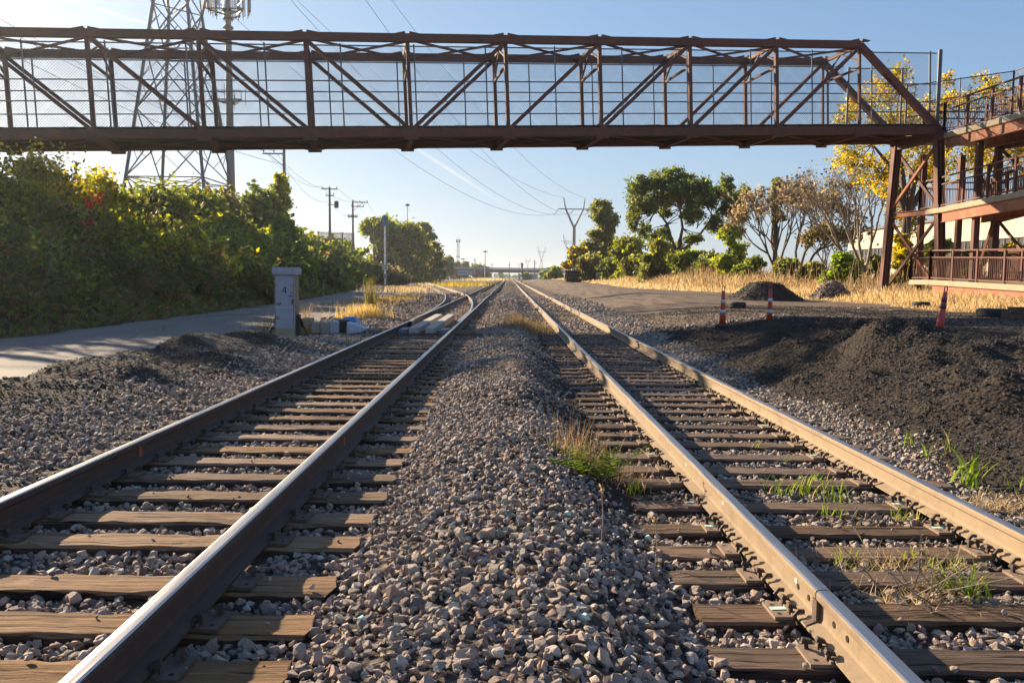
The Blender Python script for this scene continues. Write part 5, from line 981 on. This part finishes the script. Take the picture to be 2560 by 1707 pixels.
def umb():
    Y=92; base=atY(1693,690,Y); g=tz(base[0],Y); base[2]=g; r=thing('umbrella_tree','tall spreading tree with airy umbrella crown and several bare forked limbs','tree',base); L=lambda u,v,dy=0: atY(u,v,Y+dy)-base
    cl=[(1597,480,32,34),(1590,540,22,24),(1632,462,38,30),(1675,452,40,24),(1712,456,42,26),(1748,470,34,30),(1768,505,26,30),(1645,500,30,26),(1690,490,34,26),(1730,505,26,24),(1822,470,26,24),(1838,500,26,30),(1850,540,20,34),(1812,520,20,24),(1795,560,22,24),(1612,575,18,24),(1640,600,24,26),(1775,560,16,18),(1840,580,18,18),(1622,520,22,22),(1805,486,22,20),(1660,492,34,24),(1600,512,28,24),(1586,560,16,20),(1720,540,26,20),(1668,535,24,18),(1752,535,26,20),(1862,490,16,22),(1790,480,26,22),(1830,535,24,22),(1700,480,40,22),(1740,600,24,16),(1660,590,20,18)]
    mb=MB(); fk=L(1700,600); mb.tube([(0,0,-.3),L(1696,650),fk],[.36,.30,.24],8,0,False)
    b1,b2,b3=L(1668,560,-1),L(1706,570,.5),L(1742,570,1); 
    mb.tube([L(1694,640),L(1676,590),b1,L(1642,525)],[.2,.17,.14,.07],7,0,False); mb.tube([fk,b2,L(1700,520),L(1690,480)],[.2,.16,.12,.06],7,0,False); mb.tube([L(1698,630),L(1740,600),L(1780,545),L(1815,505)],[.17,.14,.10,.06],7,0,False)
    cs=[];rs=[]
    for u,v,a_,b_ in cl:
        c_=L(u,v,R_.uniform(-3.5,3.5)); cs.append(c_); rs.append((a_/FP*Y*.95,a_/FP*Y*.95,b_/FP*Y*.95)); s_=min([b1,b2,b3,L(1642,525),L(1700,520),L(1780,545),L(1815,505)],key=lambda q:np.linalg.norm(q-c_)); limbs(mb,s_,[c_,c_+R_.normal(0,.6,3),c_+R_.normal(0,.8,3)],.07)
    mb.obj('trunk',M['bark'],r,True); sub=[];srs=[]
    for c_,r_ in zip(cs,rs):
        for _ in range(9): d=R_.normal(size=3); d/=np.linalg.norm(d); sub.append(c_+d*np.array(r_)*R_.uniform(.3,.95)); srs.append(np.array(r_)*R_.uniform(.35,.75))
    P=blob_points(sub,srs,36000,.3); V_,c=leafquads(P,.18,'green',2.0,0,'olive',.45); quads('crown',V_,M['leaf'],c,r)
umb()
for u,vt,Y,w,pal,m2,lb in((1640,602,88,70,'olive','lit','grey green shrub under the left half of the umbrella crown'),(1740,628,84,110,'green','lit','wide green shrub under the right half of the umbrella crown'),(1690,612,96,80,'olive','green','dull olive shrub hiding the umbrella tree trunk'),(1532,650,118,60,'green','olive','dark green shrub between the round bush and the pale olive tree'),(1600,640,104,80,'olive','lit','olive shrub at the right foot of the round yellow green bush'),(1640,655,90,90,'green','olive','low green shrub left of the umbrella tree trunk'),(1775,650,80,90,'olive','green','low olive shrub right of the umbrella tree trunk'),(1860,660,70,70,'green','olive','low green shrub between the young tree and first brown tree'),(1826,562,78,64,'lit','fresh','light green young tree right of the umbrella crown'),(1806,640,72,70,'lit','green','light green low shrub at the foot of the young tree'),(1885,645,66,60,'green','olive','dark shrub at the foot of the first brown tree'),(1970,650,62,70,'green','rust','dark tangled shrub under the bare trees'),(2107,632,52,84,'fresh','green','bright green bush left of the tower leg'),(2262,588,47.5,60,'yg','gold','yellow green bush between the tower legs'),(2030,660,58,60,'olive','rust','dull shrub behind the grey rubble heap'),(2190,640,56,50,'olive','green','olive shrub behind the left tower leg'),(2345,600,52,80,'olive','yg','olive shrub behind the right tower leg and ramp'),(2440,625,50,80,'green','olive','dark green shrub behind the lowest ramp railing'),(2530,610,49,80,'olive','gold','olive shrub behind the ramp at the right frame edge'),(2140,655,62,60,'green','rust','green shrub in front of the warehouse window wall')):
    tree('shrub',lb,'shrub',u,vt,Y,w,pal,mix2=m2,mixf=.4,n=6500,leaf=Y*.0027+.03,crown=(.0,1.),group='shrubs behind the dry grass on the right',clr=.33,low=1.)
def bare(lab,u,vt,ub,Y,pal,n,mat,L0=None,dirs=((-.25,0,1),(.15,.1,1)),spread=.38,dep=6,leaf=.16,per=3,w=None,name='bare_tree'):
    base=atY(ub,690,Y); g=tz(base[0],Y); base[2]=g; H=atY(u,vt,Y)[2]-g; r=thing(name,lab,'tree',base); mb=MB(); ends=[]
    mb.tube([(0,0,-.3),(0,0,H*.12)],[H*.028,H*.022],8,0,False)
    for d in dirs: fractal(mb,(0,0,H*.1),d,H*.235,H*.015,dep,ends,spread,.22)
    mb.obj('trunk',M[mat],r,True); E_=np.array(ends); k=R_.integers(0,len(E_),n); P=E_[k]+R_.normal(0,.22,(n,3)); P=P[P[:,2]>.3]; V_,c=leafquads(P,leaf,pal,1.5); quads('crown',V_,M['leaf'],c,r); return r
bare('bare pale barked tree with spreading twigs left of the bridge tower',2100,372,2161,56,'brown',900,'bark_pale',dirs=((-.42,0,1),(-.12,.2,1),(.12,-.1,1),(-.7,.1,.8)),spread=.27,dep=6)
bare('thin tree with sparse brown leaves and a green leafy tip',1935,446,1945,66,'brown',1900,'bark',dirs=((-.1,0,1),(.2,.1,1),(-.35,.2,.9)),dep=6,leaf=.2,name='brown_tree')
bare('thin tree with rusty brown leaves beside the bare pale tree',1995,440,2000,63,'brown',1500,'bark',dirs=((-.2,0,1),(.2,.1,1),(.45,0,.8)),dep=6,leaf=.19,name='brown_tree')
bare('low brown twiggy tree in front of the cream warehouse',2075,540,2070,60,'rust',1500,'bark',dirs=((-.3,0,1),(.3,.1,1),(.0,.3,1)),dep=5,leaf=.17,name='brown_tree')
tree('tree','narrow green leafed tree top behind the first brown tree','tree',1944,447,74,40,'green',mix2='olive',mixf=.5,n=3000,leaf=.24,crown=(.6,1.))
# yellow tree
Y=50.; base=atY(2268,700,Y); g=tz(base[0],Y); base[2]=g; r=thing('yellow_tree','large golden yellow leafed tree behind the bridge tower and ramp','tree',base); L=lambda u,v,dy=0: atY(u,v,Y+dy)-base
cl=[(2110,285,34,30),(2150,262,36,30),(2200,235,40,40),(2215,300,44,40),(2255,205,30,40),(2150,395,44,34),(2190,440,34,36),(2230,420,36,40),(2125,380,30,24),(2270,300,40,44),(2370,195,22,24),(2372,240,26,26),(2420,255,28,26),(2470,200,26,24),(2480,235,32,26),(2530,260,30,30),(2330,275,36,40),(2300,400,40,50),(2360,420,44,50),(2430,400,46,50),(2500,380,44,44),(2560,340,44,40),(2240,510,34,40),(2285,560,34,44),(2215,480,24,24),(2560,420,40,40),(2180,330,30,30),(2270,650,26,30)]
mb=MB(); mb.tube([(0,0,-.3),L(2262,600),L(2270,520)],[.34,.28,.24],9,0,False)
for e,k_ in((L(2180,360),.13),(L(2235,330,1),.15),(L(2330,330,-1),.14),(L(2420,330,1),.12),(L(2290,400,2),.15)): mb.tube([L(2268,540),(L(2268,470)+e)/2,e],[.2,k_,.06],7,0,False)
cs=[];rs=[]
for u,v,a_,b_ in cl:
    c_=L(u,v,R_.uniform(-2.5,3.)); s_=min([L(2180,360),L(2235,330,1),L(2330,330),L(2420,330),L(2268,480)],key=lambda q:np.linalg.norm(q-c_)); limbs(mb,s_,[c_,c_+R_.normal(0,.4,3)],.045)
    for _ in range(8): d=R_.normal(size=3); d/=np.linalg.norm(d); q=np.array([a_,a_,b_])/FP*Y; cs.append(c_+d*q*R_.uniform(.3,1.05)); rs.append(q*R_.uniform(.4,.8))
mb.obj('trunk',M['bark'],r,True); P=blob_points(cs,rs,23000,.3); V_,c=leafquads(P,.12,'gold',1.3,0,'yg',.42)
k=(V_.mean(1)[:,0]+base[0]>atY(2320,400,Y)[0])&(V_.mean(1)[:,2]+base[2]<7.5)&(R_.random(len(V_))<.75); c[k]=np.array(PAL['olive'])[R_.integers(0,3,k.sum())]; quads('crown',V_,M['leaf'],c,r)
# ------------------------------------------------------------------ dry grass
def blades(x,y,h,w,lean,pal,mix2=None,mixf=0.,z=None):
    n=len(x); z=terrain(x,y) if z is None else z; a=R_.uniform(0,6.283,n); dx,dy=np.cos(a)*w/2,np.sin(a)*w/2; l=R_.normal(0,lean,(n,2))*h[:,None]; b=np.stack([x,y,z-.02],-1); o=np.stack([dx,dy,0*dx],-1); t_=b+np.stack([l[:,0],l[:,1],h],-1)
    pc=np.array(PAL[pal]); c=pc[R_.integers(0,len(pc),n)]*R_.uniform(.8,1.2,(n,1))
    if mix2: k=R_.random(n)<mixf; p2=np.array(PAL[mix2]); c[k]=p2[R_.integers(0,len(p2),k.sum())]*R_.uniform(.8,1.2,(k.sum(),1))
    return np.stack([b-o,b+o,t_+o*.25,t_-o*.25],1),c
n=90000; y=22+200*R_.random(n)**1.7; ed=16.6-5.6*sm(y,50,75)+.7*wob(np.zeros(n),y,.6,11); x=ed+(R_.random(n)**1.2)*(8+.16*y); k=x<.72*y+2; x,y,ed=x[k],y[k],ed[k]; h=(.14+.22*sm(x-ed,0,2.)+.65*sm(x-ed,2.,5.)*sm(y,34,60))*R_.uniform(.5,1.3,len(x))*(1+.25*wob(x,y,.8,12)); V_,c=blades(x,y,np.maximum(h,.08),.02+.0007*y,.35,'straw','tan',.35)
k=(x-ed>2.6)&(R_.random(len(x))<.5); c[k]=np.array(PAL['tan'])[R_.integers(0,3,k.sum())]; quads('dry_grass',V_,M['straw'],c,None,label='band of golden dry grass between the dirt yard and the right hand trees',cat='grass',kind='stuff')
# tall tan weeds in the grass
n=16000; y=R_.uniform(46,100,n); x=R_.uniform(15.,30,n)+.04*(y-46); k=(wob(x,y,.55,13)>.25)&(x>16.8-3.*sm(y,50,75)+1.2); x,y=x[k],y[k]; V_,c=blades(x,y,R_.uniform(.7,2.1,len(x)),.05,.16,'tan','brown',.3); quads('tall_weeds',V_,M['straw'],c,None,label='tall tan weeds standing behind the golden dry grass',cat='weeds',kind='stuff')
def tuft(lab,u,v,n,h,w,pal,mix2,mf,rad_,group='dry weed clumps on the left verge',P=None,lean=.25,cat='weeds',name='weed_clump',sy=.6):
    p=ground(u,v) if P is None else P; x=p[0]+R_.normal(0,rad_,n); y=p[1]+R_.normal(0,rad_*sy,n); V_,c=blades(x,y,h*R_.uniform(.4,1.15,n),w,lean,pal,mix2,mf); V_=V_-np.array(p); r=thing(name,lab,cat,p,group); quads('blades',V_,M['straw'],c,r); return r
tuft('golden dry grass tuft with tall green weed stalk beside the road',914,797,1400,.5,.012,'gold','straw',.6,.42); tuft('tall yellow green weed stalk rising from the golden tuft',925,795,260,1.35,.014,'yg','tan',.4,.09,lean=.06); tuft('reddish dry weed clump in front of the cabinet base',705,832,420,.55,.009,'tan','rust',.5,.2,lean=.2); tuft('golden weed patch between the cabinet and switch machine',770,834,900,.28,.012,'gold','tan',.6,.4); tuft('fine bare twig weed right of the cabinet',766,806,160,.62,.006,'tan','rust',.4,.12,lean=.35); tuft('fine dry weed left of the cabinet',655,826,200,.5,.006,'tan','rust',.4,.22,lean=.3)
tuft('orange dry grass strip on the road verge beyond the golden tuft',960,755,1500,.35,.022,'gold','tan',.65,.9,sy=6.); tuft('pale dry grass patch left of the far ballast shoulder',1000,727,1300,.5,.04,'straw','tan',.4,1.6,sy=5.); tuft('yellow grass patch between the diverging tracks',1150,713,1500,.6,.06,'gold','yg',.35,2.6,sy=5.); tuft('yellow dry grass patch in front of the overpass',1215,700,1500,1.,.14,'straw','gold',.4,4.5,sy=8.)
tuft('brown dry weed patch between the tracks near the bridge shadow',1318,822,2600,.32,.007,'tan','rust',.6,.38,group=None,sy=3.5); tuft('faint green brown grass strip between the rails of the right track',1420,790,2600,.10,.01,'olive','tan',.4,.4,group=None,sy=9.)
# weeds near the camera
def weed(lab,u,v,h,n,L,wl,pal,mix2='tan',mf=.2,name='weed',rad_=.05,P=None,group='small weeds growing through the ballast',up=.9,seg=5):
    """arching tapered leaves from one root"""
    p=ground(u,v) if P is None else np.array(P); r=thing(name,lab,'weed',p,group); Q=[];C_=[]
    pc=np.array(PAL[pal]); p2=np.array(PAL[mix2])
    for i in range(n):
        a_=R_.uniform(0,6.283); d=np.array([math.cos(a_),math.sin(a_),0]); sd_=np.array([-d[1],d[0],0]); b_=np.array([R_.normal(0,rad_),R_.normal(0,rad_),0]); hh=h*R_.uniform(.5,1.1); ll=L*R_.uniform(.4,1.); c_=(pc[R_.integers(0,3)] if R_.random()>mf else p2[R_.integers(0,3)])*R_.uniform(.85,1.2); w_=wl*R_.uniform(.6,1.1)
        pts=[b_+d*ll*t_**1.4+np.array([0,0,hh*(t_*1.5-.75*t_*t_*(1.2 if up<.8 else .75))]) for t_ in np.linspace(0,1,seg+1)]
        for k_ in range(seg):
            w0,w1=[w_*math.sin(math.pi*min(.98,.2+.8*q/seg)) *.5 for q in(k_,k_+1)]; fo=np.array([0,0,.3*w_]); Q.append([pts[k_]-sd_*w0+fo*0,pts[k_]+sd_*w0,pts[k_+1]+sd_*w1,pts[k_+1]-sd_*w1]); C_.append(c_)
    quads('leaves',np.array(Q),M['leaf'],np.array(C_),r); return r
def sprig(lab,u,v,h,nst,pal,leaf=.04,per=26,P=None,mix2='tan',mf=.1,group='small weeds growing through the ballast',sp=.12):
    p=ground(u,v) if P is None else np.array(P); r=thing('weed',lab,'weed',p,group); mb=MB(); Q=[];C_=[]; pc=np.array(PAL[pal]); p2=np.array(PAL[mix2])
    for s_ in range(nst):
        b_=np.array([R_.normal(0,sp*.5),R_.normal(0,sp*.5),0]); tp=b_+np.array([R_.normal(0,sp),R_.normal(0,sp),h*R_.uniform(.6,1.05)]); mb.tube([b_,(b_+tp)/2+R_.normal(0,.01,3),tp],[.004,.003,.002],4,0,False)
        for i in range(per):
            t_=(.25+.75*i/per); o=b_+(tp-b_)*t_; a_=i*2.4; L_=leaf*(1.5-.7*t_)*R_.uniform(.8,1.2); d=np.array([math.cos(a_),math.sin(a_),.45]); sd_=np.array([-math.sin(a_),math.cos(a_),0])*L_*.13; Q.append([o,o+d*L_*.45+sd_,o+d*L_+[0,0,-.15*L_],o+d*L_*.45-sd_]); C_.append((pc[R_.integers(0,3)] if R_.random()>mf else p2[R_.integers(0,3)])*R_.uniform(.85,1.2))
    mb.obj('stem',M['bark_pale'],r); quads('leaves',np.array(Q),M['leaf'],np.array(C_),r); return r
sprig('bright green leafy weed with whorled leaves between the tracks',1503,1215,.27,3,'fresh',.10,34,mf=0.); sprig('dull green weed bush left of the bright whorled weed',1468,1195,.24,9,'fresh',.07,30,mix2='yg',mf=.35,sp=.16); tuft('reddish brown dry stalks behind the green weed pair',1452,1160,260,.36,.004,'rust','tan',.6,.12,group='dry stalks in the near ballast',lean=.3); tuft('tan dry stalks right of the bright whorled weed',1545,1215,160,.26,.004,'tan','rust',.4,.14,group='dry stalks in the near ballast',lean=.4)
weed('small grass tuft at the left end of a brown tie',1592,1235,.14,26,.09,.008,'fresh'); 
for i,(u,v,hh_,n_,lab) in enumerate(((1940,1238,.2,26,'leftmost green grass tuft between the right rails'),(2020,1242,.21,34,'green grass tuft in the middle row between the right rails'),(2085,1262,.22,22,'green grass tuft with curved blades right of the middle row'),(2090,1300,.13,22,'low green grass in the straw litter between the right rails'),(1880,1130,.13,14,'small green tuft far up between the right rails'),(1790,1075,.12,10,'thin green sprout left of the upper small tuft'),(2040,1215,.14,16,'short green tuft behind the middle row'),(2108,1415,.13,18,'thin green grass tuft beside the pale stones near the straw clump'),(2405,1500,.24,20,'green grass tuft right of the brown seedy plant'),(2440,1505,.22,14,'tall green blades nearest the right frame edge'),(2290,1418,.12,16,'short green tuft above the seedy plant'),(2362,1422,.12,12,'short green tuft below the tie plate with mint paint'),(2260,1305,.15,16,'dry tuft with green blades at the foot of the right rail'),(1965,1160,.1,12,'tiny green sprout by the dark tie'))):
    weed(lab,u,v,hh_,n_,hh_*.7,.009,'fresh',mf=.12,P=None)
sprig('small dark green feathery plant beside the seedy dry plant',2352,1495,.16,5,'green',.05,24,mf=0.,sp=.08); sprig('dry seedy plant with reddish stems in the foreground between the right rails',2290,1500,.3,16,'rust',.022,26,mix2='tan',mf=.4,sp=.2); tuft('straw coloured litter clump around the seedy dry plant',2265,1500,420,.1,.006,'straw','tan',.4,.2,group='dry stalks in the near ballast',lean=1.2); tuft('straw litter patch between ties below the grass tufts',2150,1310,360,.06,.006,'straw','tan',.5,.35,group='dry stalks in the near ballast',lean=1.4,sy=.35); tuft('pale straw clump left of the foreground seedy plant',2215,1425,300,.12,.006,'straw','tan',.4,.22,group='dry stalks in the near ballast',lean=.8,sy=.3)
weed('big corn like green weed with broad arching leaves right of the tracks',2430,1225,.42,11,.42,.020,'fresh',mf=0.,rad_=.015,seg=7); weed('smaller broad leafed green weed beside the big corn like weed',2400,1215,.3,9,.3,.02,'fresh',mf=.1,rad_=.05,seg=6)
for u,v,lab in((2330,1150,'slender green sprout on the pale ballast left of the corn like weed'),(2275,1120,'thin green sprout on the ballast above the slender one'),(2380,1130,'pale green blades on the dark heap edge'),(2545,1235,'green blades at the right frame edge by the rail')): weed(lab,u,v,.22,9,.18,.011,'fresh',mf=.15)
tuft('tan dry grass patch beside the outer rail at the right frame edge',2480,1275,420,.1,.007,'straw','tan',.5,.2,group='dry stalks in the near ballast',lean=1.)
for u,v,h_,lab in((1502,1370,.34,'tall thin dry stalk standing in the centre ballast'),(1637,1420,.28,'thin dark stalk at the left end of the near ties'),(1275,1560,.0,'')):
    if h_: p=ground(u,v); r=thing('dry_stalk',lab,'dry stalk',p); mb=MB(); mb.tube([(0,0,-.02),(.01,0,h_*.5),(.0,.01,h_)],[.003,.003,.002],5,0,False); mb.tube([(.03,0,-.02),(-.02,0,h_*.7)],[.002,.0015],4,0,False); mb.obj('stem',M['bark_pale'],r); quads('seed_head',leafquads(np.array([[0,.01,h_]])+R_.normal(0,.008,(14,3)),.016,'tan')[0],M['straw'],np.tile(PAL['tan'][0],(14,1)),r)
for u,v,lab in((1418,1296,'mint painted stone in the centre ballast, upper one'),(1462,1560,'mint painted stone near the bottom centre'),(905,1565,'teal stained stone in the lower left centre ballast'),(1620,1355,'mint stained stone near the dark stalk')):
    p=ground(u,v); me=cst.objects[3].data.copy(); me.materials.clear(); me.materials.append(M['paint_mint']); o=link('painted_stone',me,None,label=lab,cat='stone',group='mint stained stones in the ballast',loc=p+[0,0,.03]); o.scale=(.05,.05,.05)
# ------------------------------------------------------------------ sky
w=bpy.data.worlds.new('World'); SC.world=w; w.use_nodes=True; t=NT(w.node_tree); bg=t.N['Background']
sky=t.n('ShaderNodeTexSky',sky_type='NISHITA'); sky.sun_disc=False; sky.sun_elevation=SEL; sky.sun_rotation=-SAZ; sky.altitude=200; sky.air_density=1.; sky.dust_density=.35; sky.ozone_density=1.4
g=t.n('ShaderNodeTexCoord').outputs['Generated']; sx=t.n('ShaderNodeSeparateXYZ'); t.L.new(g,sx.inputs[0])
cz=t.math('ADD',t.math('MAXIMUM',sx.outputs[2],0.),.10); pr=t.n('ShaderNodeCombineXYZ'); t.L.new(t.math('DIVIDE',sx.outputs[0],cz),pr.inputs[0]); t.L.new(t.math('DIVIDE',sx.outputs[1],cz),pr.inputs[1])
n1=t.noise(t.map(pr.outputs[0],(.55,1.25,1),(3.,1.,0),(0,0,rad(18))),1.1,8,.6,1.); n2=t.noise(t.map(pr.outputs[0],(.25,.5,1),(7,2,0)),1.,3,.5)
cl=t.math('MULTIPLY',t.mr(n1,.5,.82),t.mr(n2,.42,.66)); up_=t.mr(sx.outputs[2],.01,.08)
def trail(u0,v0,u1,v1,wd,st):
    a_,b_=Vector(ray(u0,v0)).normalized(),Vector(ray(u1,v1)).normalized(); nn=a_.cross(b_).normalized(); al=(b_-a_).normalized()
    d=t.n('ShaderNodeVectorMath',operation='DOT_PRODUCT'); t.L.new(g,d.inputs[0]); d.inputs[1].default_value=nn; e=t.n('ShaderNodeVectorMath',operation='DOT_PRODUCT'); t.L.new(g,e.inputs[0]); e.inputs[1].default_value=al
    s0,s1=a_.dot(al),b_.dot(al); x=t.mr(t.math('ABSOLUTE',d.outputs['Value']),0,wd,1,0); y=t.math('MULTIPLY',t.mr(e.outputs['Value'],s0-.06,s0+.03),t.mr(e.outputs['Value'],s1-.03,s1+.05,1,0)); return t.math('MULTIPLY',t.math('MULTIPLY',x,y),st)
ct=t.math('ADD',trail(1035,368,1195,470,.0028,.6),trail(180,5,420,75,.003,.25))
f=t.math('MINIMUM',t.math('ADD',t.math('MULTIPLY',t.math('MULTIPLY',cl,up_),.42),ct),1.)
sc_=t.mix(1.,sky.outputs[0],(.78,1.0,1.58),'MULTIPLY'); d1=t.n('ShaderNodeVectorMath',operation='MULTIPLY_ADD'); t.L.new(sc_,d1.inputs[0]); d1.inputs[1].default_value=(.17,)*3; d1.inputs[2].default_value=(1,)*3
d2=t.n('ShaderNodeVectorMath',operation='DIVIDE'); t.L.new(sc_,d2.inputs[0]); t.L.new(d1.outputs[0],d2.inputs[1]); c=t.mix(f,d2.outputs[0],(4.3,4.35,4.4)); t.L.new(c,bg.inputs[0]); bg.inputs[1].default_value=.083

# ------------------------------------------------------------------ haze
m=bpy.data.materials.new('haze_air'); m.use_nodes=True; m.node_tree.nodes.clear(); t=NT(m.node_tree); o_=t.n('ShaderNodeOutputMaterial'); pv=t.n('ShaderNodeVolumePrincipled'); pv.inputs['Color'].default_value=(.86,.94,1,1); pv.inputs['Density'].default_value=.00024; pv.inputs['Anisotropy'].default_value=.7; t.L.new(pv.outputs[0],o_.inputs['Volume'])
mb=MB(); mb.box((0,3200,30),(7600,7200,64)); mb.obj('haze',m,None,kind='stuff',label='thin pale haze hanging over the whole rail yard',cat='haze')
